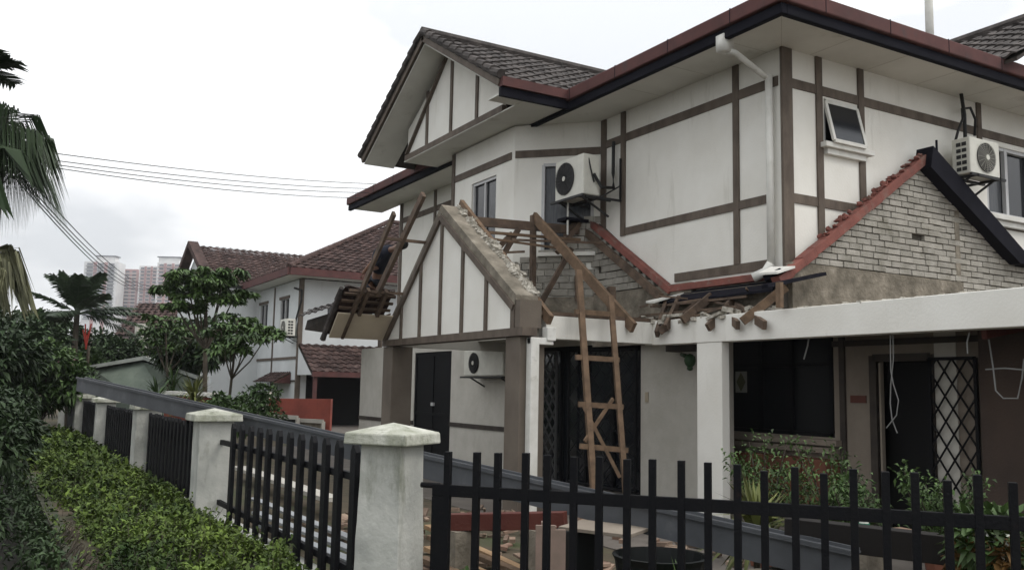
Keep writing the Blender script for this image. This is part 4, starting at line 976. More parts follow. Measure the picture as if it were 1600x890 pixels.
# far bungalow roof
fb = thing('far_bungalow', PD(240, 560, 62), 'distant house with a low brown tiled hip roof below the apartment towers', 'house')
a, b, r0, r1 = PD(178, 524, 60), PD(330, 528, 58), PD(222, 478, 66), PD(300, 474, 64)
Ub = Vector((b.x - a.x, b.y - a.y, 0)); Lb = Ub.length; Ub.normalize(); rm_ = (r0 + r1) / 2; Vb = rm_ - (a + b) / 2; Vb = (Vb - Ub * Vb.dot(Ub)); vL = Vb.length
ua_ = (r0 - a).dot(Ub); ub_ = (r1 - a).dot(Ub)
nb = Ub.cross(Vb).normalized(); nb = nb if nb.z > 0 else -nb
tile_roof(MB(), a, Ub, Vb, nb, vL, lambda v: (ua_ * v / vL, Lb + (ub_ - Lb) * v / vL), tw=.5, th=.5, samp=4, amp=.05, lift=.07).build('roof', tile_r, fb)
MB().prism([a, b, a + Ub * ub_ + Vb, a + Ub * ua_ + Vb], (0, 0, -.1)).build('roof_deck', darktrim, fb)
MB().prism([Vector((a.x + .5, a.y + .6, 0)), Vector((b.x - .5, b.y + .6, 0)), Vector((b.x - .5, b.y + .6, b.z - .1)), Vector((a.x + .5, a.y + .6, a.z - .1))], (2, 6, 0)).build('wall', plaster_dim, fb)
MB().rbox(PD(222, 545, 58), .9, .9, 3.2).build('gate_post', plaster_old_shaded, fb)
# towers
def tower(x0, x1, yt, D, label, body, band, pent=None, nf=16):
    a = PD(x0, yt, D); b = PD(x1, yt, D); zt = a.z; U = Vector((b.x - a.x, b.y - a.y, 0)); W = U.length; U.normalize(); Nn_ = Vector((-U.y, U.x, 0)); Nn_ = Nn_ if Nn_.dot(FW) > 0 else -Nn_
    t = thing('apartment_tower', Vector((a.x, a.y, 0)) + U * W / 2, label, 'apartment block', 'apartment towers on the skyline')
    c = a + U * W / 2 + Nn_ * 8
    MB().obox((c.x, c.y, zt / 2), U, Nn_, UPV, W / 2, 8, zt / 2).build('body', body, t)
    bd = MB(); fh = 3.0; w0 = None
    for i in range(nf):
        z = zt - 2.2 - i * fh
        for k in range(3):
            u = W * (.18 + .32 * k); q = a + U * u; 
            if w0 is None: w0 = MB().obox((q.x, q.y, z), U, Nn_, UPV, W * .09, .15, .75).build('window', towerg, t); wq = Vector((q.x, q.y, z))
            else: wc_ = w0.copy(); COL.objects.link(wc_); wc_.location = Vector((q.x, q.y, z)) - wq
        q = a + U * W * .5; bd.obox((q.x, q.y, z - 1.5), U, Nn_, UPV, W * .44, .8, .25)
    bd.build('balcony_bands', band, t)
    pi_ = MB()
    for u in (.34, .66): q = a + U * W * u; pi_.obox((q.x, q.y, zt / 2), U, Nn_, UPV, W * .05, .5, zt / 2 - .5)
    pi_.build('pilasters', towerp, t)
    if pent:
        q = a + U * W * (pent[0]) + Nn_ * 5; MB().obox((q.x, q.y, zt + 2.2), U, Nn_, UPV, W * pent[1], 4, 2.2).build('penthouse', towerw, t)
        MB().obox((q.x, q.y, zt + 5), U, Nn_, UPV, W * pent[1] * 1.15, 4.5, .35).build('roof_slab', towerg, t)
tower(132, 184, 408, 760, 'leftmost pale apartment tower with a stepped top behind the garden palm', towerw, towerg, (.62, .28))
tower(184, 216, 420, 780, 'lower pink-striped apartment block second from the left on the skyline', towerp, towerw)
tower(218, 248, 415, 770, 'pink and white apartment block third from the left, under the cables', towerw, towerp)
tower(246, 284, 410, 750, 'rightmost pale apartment tower on the skyline partly hidden by the papaya tree', towerw, towerp, (.45, .42))
# ================================================================== FENCE
FX = 2.7
FN = thing('boundary_fence', Vector((FX, 20, 0)), 'concrete pillar fence with black pointed pickets running away beside the hedge', 'fence')
PYS = [12.4, 17.9, 24.3, 30.0, 36.0]
def pillar(c, s_, zt, capz, cap, rz, par, taper=.0, name='pillar', slab=.1, sx=0):
    c = Vector(c); rings = []
    def ring(z, h): return [Vector((c.x, c.y, z)) + Matrix.Rotation(rz, 3, 'Z') @ Vector((h * i, h * j, 0)) for i, j in ((-1, -1), (1, -1), (1, 1), (-1, 1))]
    mb = MB(); n_ = 10; prev = None
    for k in range(n_ + 1):
        t = k / n_; h = s_ / 2 + taper * (1 - t); r_ = ring(-.1 + (zt + .1) * t, h + random.uniform(-.002, .002)); mb.v += r_
        if k:
            b = (k - 1) * 4
            for q in range(4): mb.f.append((b + q, b + (q + 1) % 4, b + 4 + (q + 1) % 4, b + 4 + q))
    p_ = mb.build(name, pillar_m, par, bevel=.008)
    cm = MB(); lo = ring(capz, cap / 2); hi = ring(capz + slab, cap / 2 * .98); ap = Vector((c.x, c.y, capz + slab + .075))
    cm.add(lo + hi + [ap], [(3, 2, 1, 0)] + [(q, (q + 1) % 4, 4 + (q + 1) % 4, 4 + q) for q in range(4)] + [(4 + q, 4 + (q + 1) % 4, 8) for q in range(4)])
    cm.build('cap', cap_m, p_, bevel=.012)
    return p_
C1 = PD(615, 664, 7.05); C1.z = 0
pillar(C1, .345, 1.325, 1.32, .545, R(36), FN, taper=.03, slab=.085)
for i, y in enumerate(PYS): pillar((FX, y, 0), .43, 1.27 - .01 * i, 1.265 - .01 * i, .62 if i != 1 else .55, R(random.uniform(-2, 2)), FN, slab=.09)
def picket(x, y, z0, z1, w_, t_):
    return MB().prism([(x, y - w_ / 2, z0), (x, y + w_ / 2, z0), (x, y + w_ / 2, z1 - .06), (x, y + w_ * .15, z1), (x, y - w_ * .15, z1), (x, y - w_ / 2, z1 - .06)], (t_, 0, 0)).build('picket', blackm, FN, bevel=.004)
tops = [(363, 661), (376, 663), (390, 665), (404, 667), (418, 669), (434, 671.5), (451, 674), (468, 677), (487, 680), (507, 683), (527, 687), (552, 694)]
for (x, y) in tops:
    p = PX(x, y, FX); picket(FX, p.y, .08 + random.uniform(-.01, .01), p.z, .12, .045)
for i in range(4):
    n_ = 17 if i < 2 else 15; y0, y1 = PYS[i] + .3, PYS[i + 1] - .25
    for k in range(n_): picket(FX, y0 + (y1 - y0) * k / (n_ - 1), .1, 1.2 - .01 * i + random.uniform(-.012, .012), .13 if i < 2 else .2, .045)
seg = [(C1.y + .2, PYS[0] - .2)] + [(PYS[i] + .2, PYS[i + 1] - .2) for i in range(4)]
for (y0, y1) in seg:
    for z in (.24, 1.0): box('rail', blackm, FN, FX + .047, FX + .09, y0, y1, z - .03, z + .03)
    box('plinth', pillar_m, FN, FX - .06, FX + .16, y0, y1, -.2, .085, .01)
# ================================================================== GATE
g0, g1 = PD(677, 755, 6.85), PD(1600, 807, 5.60); g0.z = g1.z = 0
GU = (g1 - g0); GU.z = 0; GU.normalize(); GN = Vector((-GU.y, GU.x, 0))
def GP_(x, y): return PL(x, y, g0, GN)
zr_ = GP_(677, 755).z; 
GT = thing('steel_gate', g0 + GU * 1.7, 'black square-bar steel gate with alternating high and low spikes, right of the nearest pillar', 'gate')
gend = g0 + GU * 4.6
def gb(name, s0, s1, z0, z1, th_=.045, m_=blackm):
    a = g0 + GU * s0; b = g0 + GU * s1; c = (a + b) / 2; return MB().obox((c.x, c.y, (z0 + z1) / 2), GU, GN, UPV, (s1 - s0) / 2, th_ / 2, (z1 - z0) / 2).build(name, m_, GT, bevel=.004)
gb('top_rail', 0, 4.6, zr_ - .085, zr_); gb('bottom_rail', 0, 4.6, .12, .19)
gb('stile', -.0, .13, .08, zr_ - .087, .05)
bars = [(700.7, 705), (745.7, 706), (778.5, 707), (822, 707), (855.8, 710), (897, 713), (936.7, 713), (980, 717), (1019.5, 717), (1064.6, 719), (1106, 722), (1152, 725), (1194, 735), (1241.7, 729), (1287, 739), (1333, 732), (1383, 736), (1429, 737.5), (1480, 750), (1527, 741), (1582, 753), (1635, 748), (1690, 760)]
for (x, y) in bars:
    p = GP_(x, y); s_ = (p - g0).dot(GU)
    a = g0 + GU * s_; MB().obox((a.x, a.y, (p.z + .1) / 2) - GN * .0 if False else (a.x - GN.x * .0, a.y, (p.z + .1) / 2), GU, GN, UPV, .024, .026, (p.z - .1) / 2).build('bar', blackm, GT, bevel=.003)
a = GP_(664, 757); hg = MB(); hg.tube([a - GU * .03, a + GU * .12], .02, 8); hg.build('hinge', blackm, GT)
# ================================================================== LONG GREY GUTTER
q0, q1 = PD(120, 599, 16.3), PD(1150, 843, 7.3)
dq = q1 - q0; q1 = q0 + dq * 1.07
LG = thing('steel_gutter', (q0 + q1) / 2, 'long grey folded steel gutter slanting from the fence top down into the garden', 'gutter')
dn = dq.normalized(); sdq = dn.cross(UPV).normalized(); uq = sdq.cross(dn)
def prof(pts, name):
    poly = [q0 + sdq * a + uq * b for a, b in pts]; return MB().prism(poly, q1 - q0).build(name, greysteel, LG)
prof([(-.02, -.13), (-.0, -.13), (.0, .10), (-.02, .10)], 'web'); 
prof([(-.16, .10), (.03, .10), (.03, .085), (-.16, .085)], 'top_flange'); prof([(-.14, .102), (-.12, .102), (-.12, .125), (-.14, .125)], 'lip'); prof([(.012, .102), (.03, .102), (.03, .122), (.012, .122)], 'lip')
prof([(-.16, -.11), (-.021, -.11), (-.021, -.13), (-.16, -.13)], 'bottom_flange'); prof([(-.06, .102), (-.05, .102), (-.05, .112), (-.06, .112)], 'seam')
bl = MB().rbox((q1.x - .12, q1.y + .5, (q1.z - .1) / 2 + .015), .4, .4, q1.z - .15); T(bl.build('block_stack', cement), 'stack of grey concrete blocks under the low end of the grey gutter', 'block')

# ================================================================== HEDGE AND PLANTING OUTSIDE THE FENCE
random.seed(11)
hm = MB(); nx_, ny_ = 14, 90
def hz(x, y): 
    e = (x - 1.05) / 1.4; b = .22 * min(1, max(0, e * 2.2)) * (1 - max(0, e - .8) * 1.2)
    return -.05 + b + .09 * noise.noise(Vector((x * 2.2, y * 1.1, 0))) + .05 * noise.noise(Vector((x * 6, y * 4, 3)))
vs = [(1.0 + 1.6 * i / nx_, 5.0 + 26 * (j / ny_) ** 1.5, 0) for j in range(ny_ + 1) for i in range(nx_ + 1)]
vs = [(x, y, hz(x, y) - .07) for x, y, z in vs]
hm.add(vs, [(j * (nx_ + 1) + i, j * (nx_ + 1) + i + 1, (j + 1) * (nx_ + 1) + i + 1, (j + 1) * (nx_ + 1) + i) for j in range(ny_) for i in range(nx_)])
S(hm.build('hedge_bank', mat('dark_soil', (.03, .026, .018))), 'structure')
lv = MB(); hst = MB(); cnt = 0
while cnt < 70000:
    y = 5.0 + 26 * random.random() ** 1.9; x = random.uniform(.9, 2.58)
    nv = noise.noise(Vector((x * 3.1, y * 1.6, 7))) + .6 * noise.noise(Vector((x * 9, y * 6, 1)))
    if random.random() > .62 + nv * 1.3: continue
    cnt += 1
    s_ = .018 + .0028 * y; up_z = max(0, nv) * .16
    z = hz(x, y) + up_z + random.uniform(-.07, .05)
    if random.random() < .02: z += random.uniform(.05, .16)
    if x < 1.2: z -= random.uniform(0, .3)
    k_s = random.choice((.6, .8, 1, 1, 1.5))
    leaf(lv, Vector((x, y, z)), Vector((random.uniform(-1, 1), random.uniform(-1, 1), random.uniform(-.1, 1.2))), s_ * k_s * random.uniform(.5, .9), s_ * k_s * random.uniform(.9, 1.8), random.uniform(0, .5))
for i in range(420):
    y = 5.0 + 14 * random.random() ** 1.6; x = random.uniform(1.0, 2.5); z = hz(x, y); e = Vector((x + random.uniform(-.12, .12), y + random.uniform(-.12, .12), z + random.uniform(.08, .26)))
    hst.tube([(x, y, z - .05), e], .003, 3, .002)
    for q in range(5): leaf(lv, Vector((x, y, z)).lerp(e, random.uniform(.4, 1)), rv() + UPV * .3, .03, .065, .3)
o = lv.build('hedge', leafh); o['kind'] = 'stuff'; o = hst.build('hedge_stems', bark); o['kind'] = 'stuff'
# roots and trailing stems over the drain
rt = MB()
for i in range(200):
    y = random.uniform(5.2, 12); x = 1.02 + random.uniform(-.06, .05); z = random.uniform(0, .15); L = random.uniform(.2, .8)
    rt.tube([(x, y, z), (x - .12, y + random.uniform(-.1, .1), z - L * .5), (x - .15 + random.uniform(-.1, .1), y + random.uniform(-.1, .1), z - L)], random.uniform(.004, .012), 4, .003)
o = rt.build('trailing_roots', bark); o['kind'] = 'stuff'
lv = MB()
for i in range(4000):
    y = 5 + 22 * random.random() ** 1.5; x = .95 - abs(random.gauss(0, .22)); leaf(lv, Vector((x, y, random.uniform(-.75, .05))), rv(), .05, .11, .3)
o = lv.build('drain_weeds', leafd); o['kind'] = 'stuff'

# ------------------------------------------------------------------ trees and shrubs, left side and background
def shrub(px_, yb, D, h, r, lm, label, n=1500, lw=.1, ll=.2, clumps=12, seed=1, flat=.8, name='shrub', cat='shrub', group='shrubs in the gardens', zb=None, trunk=.05):
    b = PD(px_, yb, D); b.z = -.1 if zb is None else zb
    return tree(name, b, h, r, lm, label, n, lw, ll, clumps, .35, flat, trunk, group, seed, cat)
shrub(-70, 760, 10.5, .7, .5, leafd, 'very dark bush at the left edge low beside the drain', 4200, .06, .12, 20, 1)
shrub(-60, 640, 14, 1.75, 1.0, leafd, 'dark leafy bush on the left bank beyond the drain bush', 4200, .08, .15, 20, 2)
shrub(5, 640, 19, 1.75, .95, leafd, 'dark bush left of the farthest fence pillar', 4200, .09, .17, 20, 3)
shrub(60, 600, 27, 2.9, 1.5, leafm, 'light green leafy bush below the drooping palm', 4500, .13, .24, 22, 4)
shrub(140, 600, 38, 3.3, 1.5, leafm, 'rounded green bush directly behind the magenta flowers', 3600, .14, .26, 18, 5)
shrub(10, 560, 33, 4.3, 2.1, leafd, 'dark tree mass under the pale drooping palm', 5000, .17, .3, 24, 6, name='tree', cat='tree', group='dark trees along the left side')
shrub(60, 520, 44, 5.2, 2.3, leafd, 'dark round tree behind the left bushes', 5200, .2, .36, 24, 7, name='tree', cat='tree', group='dark trees along the left side')
shrub(180, 560, 44, 4.4, 1.9, leafd, 'dark green tree between the palm and the far tiled roof', 4600, .18, .3, 20, 8, name='tree', cat='tree', group='dark trees along the left side')
shrub(-60, 560, 24, 4.0, 2.0, leafd, 'dark tree at the extreme left edge of the picture', 4600, .14, .26, 22, 9, name='tree', cat='tree', group='dark trees along the left side')
shrub(300, 560, 34, 4.3, 1.5, leafd, 'dark green tree in front of the neighbouring side wall', 4600, .15, .28, 18, 15, name='tree', cat='tree', group='dark trees along the left side')
shrub(150, 600, 31, 1.5, .7, leafm, 'green shrub against the front of the metal shed', 1800, .1, .2, 10, 16)
shrub(395, 660, 24, 1.9, .9, leafm, 'bushy green shrub left of the red letterbox wall', 2400, .08, .16, 14, 17)
shrub(350, 640, 22, 1.6, .7, leafm, 'green shrub just above the second fence pillar', 2400, .08, .16, 14, 18)
# magenta bougainvillea
b = PD(108, 600, 30); b.z = -.1
bg_ = thing('bougainvillea', b, 'magenta flowering bush peeping over the end of the grey gutter', 'shrub')
mb = MB(); c = PD(106, 576, 30); clump(mb, c, .42, 700, .07, .1); mb.build('flowers', magenta, bg_); MB().tube([b, c], .05, 6).build('stem', bark, bg_)
mb = MB(); clump(mb, c - UPV * .6, .6, 600, .08, .14); mb.build('leaves', leafd, bg_)
# papaya-like trees in front of the neighbour
def papaya(px_, yb, D, pts, label, seed, tr_=.06, n=420):
    random.seed(seed); b = PD(px_, yb, D); b.z = -.1; t = thing('papaya_tree', b, label, 'tree', 'slender trees before the neighbouring house')
    st = MB(); lm_ = MB()
    top = PD(pts[0][0], pts[0][1], D); fork = b.lerp(top, .55)
    st.tube([b, fork, top], tr_, 7, tr_ * .5)
    for (x, y, r) in pts:
        p = PD(x, y, D + random.uniform(-.8, .8)); st.tube([fork, (fork + p) / 2 - UPV * .15, p], tr_ * .5, 5, .015)
        for k in range(9):
            a = 2 * math.pi * k / 9 + random.random(); e = p + Vector((math.cos(a), math.sin(a), random.uniform(-.35, .25))) * r * random.uniform(.5, 1.1)
            st.tube([p, e], .012, 4); 
            for q in range(n // 60):
                an = random.uniform(0, 6.28); leaf(lm_, e + rv() * r * .16, Vector((math.cos(an), math.sin(an), random.uniform(-.3, .3))), .10, .24, random.uniform(.1, .6))
    st.build('trunk', bark, t); lm_.build('crown', leafm, t)
papaya(322, 640, 28, [(322, 428, .6), (290, 432, .6), (350, 432, .6), (262, 452, .5), (310, 455, .6), (345, 465, .6), (290, 478, .6), (370, 455, .5), (325, 442, .6), (300, 442, .6)], 'tall slender tree with layered dark leaves in front of the gabled wing', 21, .09, 3400)
papaya(352, 650, 25, [(372, 500, .6), (400, 512, .55), (345, 515, .5), (385, 530, .5), (420, 520, .45), (360, 545, .5)], 'smaller papaya-leaved tree in front of the neighbouring air conditioner', 22, .05, 1700)
papaya(268, 640, 30, [(258, 500, .7), (240, 520, .6), (280, 515, .7), (250, 540, .6), (300, 530, .6)], 'low leafy tree left of the tall layered tree', 23, .05, 1700)
# spiky dracaenas
def spiky(px_, yb, D, h, nl, L, m_, label, name='spiky_plant', seed=1, wl=.05, zb=-.05, group=None, stem=.03):
    random.seed(seed); b = PD(px_, yb, D); b.z = zb; t = thing(name, b, label, 'plant', group); top = b + UPV * h
    MB().tube([b, top], stem, 6).build('stem', bark, t); lm_ = MB()
    for i in range(nl):
        a = random.uniform(0, 6.28); e_ = random.uniform(-.2, 1.35); d = Vector((math.cos(a) * math.cos(e_), math.sin(a) * math.cos(e_), math.sin(e_))); s_ = d.cross(UPV).normalized() * wl * .5
        l_ = L * random.uniform(.75, 1.1); dr_ = .45 * math.cos(e_) * l_; p = top - UPV * random.uniform(0, h * .3)
        m1 = p + d * l_ * .5 - UPV * dr_ * .15; e = p + d * l_ - UPV * dr_
        lm_.add([p - s_ * .5, p + s_ * .5, m1 + s_, m1 - s_, e], [(0, 1, 2, 3), (3, 2, 4)])
    lm_.build('leaves', m_, t); return t
spiky(302, 640, 24, 1.55, 110, .85, leafy, 'yellow-green spiky plant on a stem, above the second fence pillar', seed=31, group='spiky garden plants', wl=.06)
spiky(245, 640, 27, 1.4, 100, .85, leafm, 'green spiky plant in front of the metal shed', seed=32, group='spiky garden plants', wl=.06)
spiky(268, 640, 29, 1.9, 80, .8, leafm, 'taller thin-stemmed spiky plant between the two lower ones', seed=33, group='spiky garden plants', wl=.06)
# palms
cp_ = PD(122, 470, 36)
palm('garden_palm', Vector((cp_.x, cp_.y, -.1)), cp_.z - 0.4, 2.6, 20, palmm, 'bushy palm with upright feathery fronds in front of the left apartment tower', ll=.75, lw=.07, hang=.25, droop=.28, up=.95, nleaf=26, seed=3, trunk=.14)
rs = MB(); q = PD(134, 515, 35)
for i in range(5): rs.tube([q + Vector((.07 * i - .1, 0, .25 * math.sin(i * 2))), q + Vector((.05, 0, -.65 - .1 * (i % 2)))], .03, 6)
sl_ = thing('red_stemmed_palm', Vector((q.x, q.y, -.1)), 'slim palm with bright red stems below the feathery palm', 'palm tree'); rs.build('stems', mat('red_stem', (.25, .025, .015), .6), sl_)
MB().tube([Vector((q.x + .15, q.y, -.1)), q + Vector((.15, 0, -.6))], .06, 6).build('trunk', bark, sl_)
# near palm at the left, crown outside the frame, fronds hanging in
cn_ = PD(-66, 222, 11.5)
t = palm('fan_palm', Vector((cn_.x, cn_.y, -1)), cn_.z + 1.0, 1.15, 19, palmm, 'dark palm fronds hanging into the upper left of the picture', ll=1.0, lw=.016, hang=.85, droop=.35, up=.5, nleaf=46, seed=8, trunk=.15, curve=2)
cn_ = PD(-30, 108, 11)
t = palm('fan_palm', Vector((cn_.x, cn_.y, -1)), cn_.z + 1.0, .5, 8, palmm, 'palm leaf tips at the left edge high above the hanging fronds', ll=.4, lw=.05, hang=.12, droop=.2, up=.45, nleaf=9, seed=9, trunk=.12)
cn_ = PD(-22, 392, 20)
t = palm('pale_palm', Vector((cn_.x, cn_.y, -.3)), cn_.z + .2, .62, 16, palmy, 'pale yellowish palm with drooping fronds at the left edge', ll=.95, lw=.04, hang=1.05, droop=.55, up=.6, nleaf=22, seed=10, trunk=.18, curve=2)
# ================================================================== POLE AND CABLES
pt = PD(7, 172, 14)
up_ = thing('utility_pole', Vector((pt.x, pt.y, -1)), 'dark utility pole mostly hidden by the hanging palm fronds at the left edge', 'pole')
MB().tube([Vector((pt.x, pt.y, -1)), pt], .09, 10, .075).build('pole', mat('pole_dark', (.05, .045, .04), .8), up_)
for z in (-.5, -.7): MB().tube([pt + Vector((-.15, 0, z)), pt + Vector((.15, 0, z))], .03, 6).build('insulator', white, up_)
def cable(a, b, sag, r, label, grp):
    pts = [a.lerp(b, i / 24) - UPV * (sag * 4 * (i / 24) * (1 - i / 24)) for i in range(25)]
    T(MB().tube(pts, r, 5).build('overhead_cable', cable_m), label, 'cable', grp)
names = ['topmost', 'second', 'third', 'lowest']
for i, (y0, y1) in enumerate(((229, 293), (240, 300), (246, 306), (250, 314))):
    a = PD(8, y0, 14); b = PX(680, y1, 9.7); b2_ = PX(612, y1 - 5, 9.75)
    cable(a, b2_, .12 + .02 * i, .008, names[i] + ' of the four cables running right to the house wall', 'cables to the house')
for i, (y0, x1, y1) in enumerate(((250, 262, 436), (262, 258, 438), (268, 252, 440), (274, 246, 441))):
    a = PD(20, y0, 14.2); b = PD(x1, y1, 75)
    cable(a, b, 1.2, .012, names[i] + ' of the four cables descending towards the apartment towers', 'cables down the lane')
HZ = MB().box(-352, 762, -42, 1102, -2.6, 132).build('haze', None); HZ['kind'] = 'stuff'
hzm = bpy.data.materials.new('haze'); hzm.use_nodes = True; hn_ = hzm.node_tree; hn_.nodes.clear()
ho = hn_.nodes.new('ShaderNodeOutputMaterial'); hv = hn_.nodes.new('ShaderNodeVolumePrincipled'); hv.inputs['Density'].default_value = .00028; hv.inputs['Color'].default_value = (.9, .92, .95, 1)
hn_.links.new(hv.outputs['Volume'], ho.inputs['Volume']); HZ.data.materials.clear(); HZ.data.materials.append(hzm)
# ================================================================== GARDEN OBJECTS BEHIND THE GATE
def plank(a, b, w_, h_, m_, label, cat='plank', grp=None, name='plank'):
    return T(MB().bar(a, b, w_, h_).build(name, m_, bevel=.004), label, cat, grp)
pa, pb = PD(690, 815, 8.6), PD(884, 812, 8.2)
T(MB().bar(pa, pb, .12, .15).build('red_beam', woodr, bevel=.006), 'dark red painted timber beam lying level behind the gate', 'beam')
for s_, lb in ((.16, 'left'), (.8, 'right')):
    q = pa.lerp(pb, s_); T(MB().box(q.x - .1, q.x + .1, q.y - .1, q.y + .1, -.02, q.z - .076).build('brick_support', cement), 'small cement block under the %s end of the red beam' % lb, 'block')
wl_ = mat('new_plank', (.38, .25, .14), .75, (.26, .165, .09), 3, sscale=(1, 1, 1), bump=.2)
for i, (x0, y0, x1, y1, lb) in enumerate(((668, 822, 850, 905, 'uppermost'), (672, 838, 838, 905, 'second'), (668, 856, 800, 915, 'third'), (660, 872, 760, 915, 'lowest'))):
    a = PZ(x0, y0, .10 + .02 * (i % 2)); b = PZ(x1, y1, .10 + .02 * (i % 2)); plank(a, b, .09, .05, wl_ if i % 2 == 0 else woodl, lb + ' of the pale loose planks on the ground behind the gate', grp='loose planks behind the gate')
# silver sheets behind the picket fence
for i, (x0, y0, x1, y1) in enumerate(((395, 778, 560, 845), (400, 800, 560, 862), (410, 820, 560, 880))):
    a = PZ(x0, y0, .12 + .05 * i); b = PZ(x1, y1, .10 + .05 * i); d_ = (b - a).normalized(); 
    T(MB().bar(a, b, .12, .03).build('metal_strip', silver), ('far', 'middle', 'near')[i] + ' shiny metal strip lying behind the black picket fence', 'metal strip', 'metal strips behind the pickets')
plank(PZ(375, 730, .2), PZ(520, 780, .25), .25, .06, plaster_old_shaded, 'white board lying behind the middle of the picket fence', 'board', None, 'white_board')
# low planting
def bed(cx, cy, D, rx, n, m_, label, seed, hgt=.25, lw=.05, ll=.1, name='low_plant'):
    random.seed(seed); b = PD(cx, cy, D); b.z = 0; t = thing(name, b, label, 'plant', 'low plants in the garden'); mb = MB()
    U = RT
    for i in range(n):
        p = b + U * random.uniform(-rx, rx) + FW * random.uniform(-.25, .25) + UPV * random.uniform(0, hgt); leaf(mb, p, rv() + UPV * .4, lw, ll, .2)
    MB().tube([b - UPV * .02, b + UPV * hgt * .7], .02, 5).build('stem', bark, t); mb.build('leaves', m_, t)
bed(770, 850, 7.6, .55, 1100, leafm, 'low green plants under the red beam', 41, .22)
bed(830, 860, 7.2, .3, 500, leafm, 'small green clump beside the pinkish tiles behind the gate', 42, .25)
# pinkish leaning tiles
for i, (x, y) in enumerate(((852, 855), (868, 862))):
    q = PD(x, y, 7.6); a_ = mat('pink_board', (.28, .2, .17), .85, (.2, .15, .12), 4)
    T(MB().rbox((q.x, q.y, q.z), .16, .04, .36, -TA + .1, tilt=0).obox((q.x + .02, q.y + .06, q.z), RT, FW, UPV, .02, .04, .2).build('leaning_slab', a_), ('left', 'right')[i] + ' pinkish slab standing below the right end of the red beam', 'slab', 'pinkish slabs')
# black tub with white board
tb = thing('black_tub', PD(1030, 890, 6.9) * 1.0, 'large black plastic tub behind the gate, under the grey gutter', 'tub')
c = PD(1032, 870, 7.4)
n_ = 20; mb = MB()
for k, (z, r_) in enumerate(((0, .30), (.42, .36), (.47, .385), (.47, .35), (.1, .3))):
    mb.v += [Vector((c.x + r_ * math.cos(2 * math.pi * i / n_), c.y + r_ * math.sin(2 * math.pi * i / n_), z)) for i in range(n_)]
    if k:
        for i in range(n_): mb.f.append(((k - 1) * n_ + i, (k - 1) * n_ + (i + 1) % n_, k * n_ + (i + 1) % n_, k * n_ + i))
ORG[tb.name] = Vector(tb.location); mb.build('tub', plastic_b, tb, smooth=False)
gq = GP_(970, 860); 
wb = PD(892, 813, 8.0); wc = PD(1000, 826, 7.7)
T(MB().bar(wb - UPV * .03, wc - UPV * .03, .5, .03).build('white_sheet', plaster_dim, bevel=.004), 'pale grey board resting across the black tub behind the gate', 'board')
sup = PD(905, 860, 8.0); T(MB().box(sup.x - .15, sup.x + .15, sup.y - .15, sup.y + .15, 0, wb.z - .07).build('black_crate', plastic_b, bevel=.01), 'dark crate holding up the left end of the pale grey board', 'crate')
# spiky pandan and bushes before the window
def gplant(px_, yb, D, h, r, label, seed, n=1400, m_=leafm, lw=.028, ll=.07):
    n = int(n * .85)
    b = PD(px_, yb, D); b.z = 0; random.seed(seed); t = thing('potted_bush', b, label, 'plant', 'bushes before the window')
    fm = MB(); st = MB()
    for i in range(16):
        a = random.uniform(0, 6.28); e = b + Vector((math.cos(a) * r * random.uniform(.3, 1), math.sin(a) * r * random.uniform(.3, 1), h * random.uniform(.55, 1)))
        st.tube([b, b.lerp(e, .5) + UPV * h * .12, e], .012, 5, .005)
        for k in range(n // 16):
            t_ = random.uniform(.35, 1.05); p = b.lerp(e, t_) + UPV * h * .12 * (1 - abs(2 * t_ - 1)) + rv() * .10; leaf(fm, p, rv() + UPV * .3, lw, ll, .3)
    st.build('stems', bark, t); fm.build('leaves', m_, t)
    pm = MB(); pm.tube([b, b + UPV * .3], .15, 12, .2); pm.build('pot', mat('clay_pot', (.2, .08, .05), .8), t)
gplant(1195, 800, 9.6, 1.35, .55, 'leafy bush in front of the left part of the dark window', 51, 1700)
gplant(1300, 800, 9.2, 1.25, .55, 'leafy bush between the dark window and the doorway', 52, 1800)
gplant(1340, 800, 8.8, .95, .4, 'shorter leafy bush left of the doorway', 54, 1200)
gplant(1478, 800, 8.4, 1.1, .5, 'leafy bush in front of the open lattice grille', 53, 2000)
spiky(1182, 800, 8.0, .62, 110, .62, leafy, 'yellow-green spiky clump behind the gate, below the dark window', seed=35, zb=0, group='spiky garden plants', wl=.05)
spiky(1075, 880, 6.9, .1, 50, .5, leafm, 'small green spiky clump under the grey gutter', seed=36, zb=0, group='spiky garden plants', wl=.04)
# dark beams and box at the right
T(MB().bar(PD(1230, 828, 7.2), PD(1565, 868, 6.4), .16, .20).build('dark_beam', mat('near_black_wood', (.010, .008, .007), .8), bevel=.005), 'black timber beam lying low behind the right half of the gate', 'beam')  # one even near-black wood colour
for (x, lb) in ((1260, 'left'), (1520, 'right')):
    q = PD(x, 840, 7.15 if x < 1300 else 6.5); T(MB().box(q.x - .08, q.x + .08, q.y - .08, q.y + .08, -.02, PD(x, 832 if x < 1300 else 863, 7.15 if x < 1300 else 6.5).z - .11).build('brick_support', cement), 'cement block under the %s end of the black beam' % lb, 'block')
q = PD(1362, 883, 6.6); T(MB().rbox((q.x, q.y, .22), .2, .2, .44, R(20)).build('cream_box', mat('cream_card', (.42, .36, .25), .8), bevel=.006), 'cream box standing behind the gate near the grey gutter end', 'box')
q = PZ(1420, 850, .1)
T(MB().bar(PD(1385, 828, 7.8), PD(1500, 850, 7.2), .35, .04).build('table_board', mat('brown_board', (.2, .13, .09), .8, (.13, .09, .06), 3), bevel=.004), 'brown board lying on the black beam at the right', 'board')
q = PD(1350, 822, 8.0); bt = thing('water_bottle', Vector((q.x, q.y, q.z - .1)), 'small white bottle with a green label behind the gate', 'bottle')
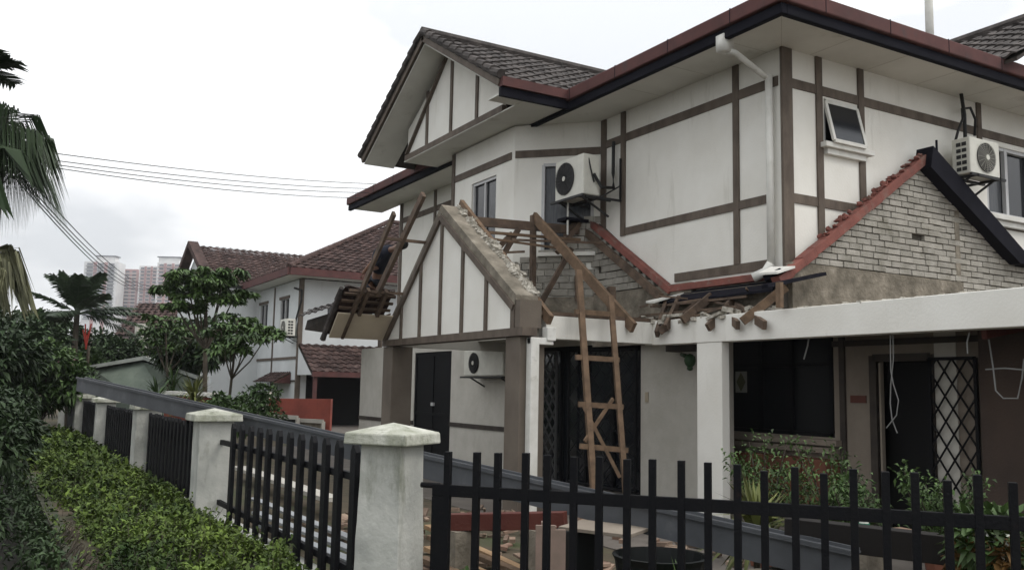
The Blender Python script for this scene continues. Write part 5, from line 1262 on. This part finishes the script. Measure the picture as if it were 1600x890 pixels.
MB().tube([q - UPV * .1, q + UPV * .06, q + UPV * .1], .045, 10, .03).build('bottle', white, bt); MB().tube([q - UPV * .05 , q + UPV * .03], .047, 10).build('label_band', mat('green_label', (.03, .16, .1), .6), bt)
T(MB().box(q.x - .12, q.x + .12, q.y - .12, q.y + .12, 0, q.z - .1).build('concrete_block', cement), 'grey block under the small white bottle', 'block')
random.seed(77); db = MB()
for i in range(420):
    x, y = random.uniform(3.6, 8.2), random.uniform(3.8, 12)
    if (Vector((x, y, 0)) - g0).dot(GN) < .35 and (Vector((x, y, 0)) - g0).dot(GN) > -9 and (Vector((x, y, 0)) - g0).dot(-GN) > -.35: continue
    k = random.random(); db.rbox((x, y, random.uniform(.0, .05)), random.uniform(.04, .22), random.uniform(.03, .14), random.uniform(.015, .05), random.uniform(0, 3.1), random.uniform(-.4, .4))
S(db.build('demolition_rubble', mat('rubble_mix', (.26, .2, .15), .9, (.12, .07, .05), 1.5, island=.5, bump=.4)), 'stuff')
# flowers bottom right
def flowers(x, y, D, r, n, m_, label, seed):
    random.seed(seed); b = PD(x, y, D); b2 = Vector((b.x, b.y, 0)); t = thing('flowering_plant', b2, label, 'plant', 'plants at the lower right'); MB().tube([b2, b], .02, 5).build('stem', bark, t)
    mb = MB(); clump(mb, b, r, n, .07, .11); mb.build('leaves', m_, t)
flowers(1555, 850, 6.1, .26, 500, leafm, 'green leafy plant behind the last gate bars at the lower right', 61)
flowers(1520, 876, 6.2, .12, 160, orange, 'orange leaved plant low at the right behind the gate', 62)
flowers(1592, 880, 5.9, .14, 160, orange, 'orange leaved plant at the extreme lower right corner', 63)
flowers(1570, 838, 6.6, .14, 200, mat('leaf_white', (.35, .36, .33), .7, (.15, .17, .12), 3, island=.3), 'pale variegated plant at the right behind the gate', 64)
# hanging wires under the long beam
def hw_(pts, X, r, label): T(MB().tube([PX(x, y, X) for x, y in pts], r, 5).build('hanging_wire', wire_w), label, 'wire', 'loose wires hanging from the beam')
hw_([(1391, 519), (1392, 580), (1396, 600), (1404, 625), (1401, 648), (1385, 668)], 9.25, .007, 'loose pale wire hanging before the doorway, bulging right')
hw_([(1395, 519), (1396, 560), (1392, 600), (1391, 630), (1394, 655), (1402, 676)], 9.28, .007, 'loose pale wire hanging straight before the doorway')
hw_([(1515, 519), (1511, 535), (1512, 552)], 9.25, .008, 'short wire end hanging near the right end of the beam')
hw_([(1545, 530), (1552, 575), (1556, 610), (1568, 622), (1590, 622), (1597, 590), (1600, 560)], 9.5, .009, 'looped pale wire under the beam at the right edge')
hw_([(1540, 577), (1570, 575), (1605, 578)], 9.5, .009, 'nearly level pale wire crossing the looped one')
hw_([(1264, 527), (1262, 540), (1256, 561)], 9.3, .010, 'short white wire stub hanging in front of the dark window')
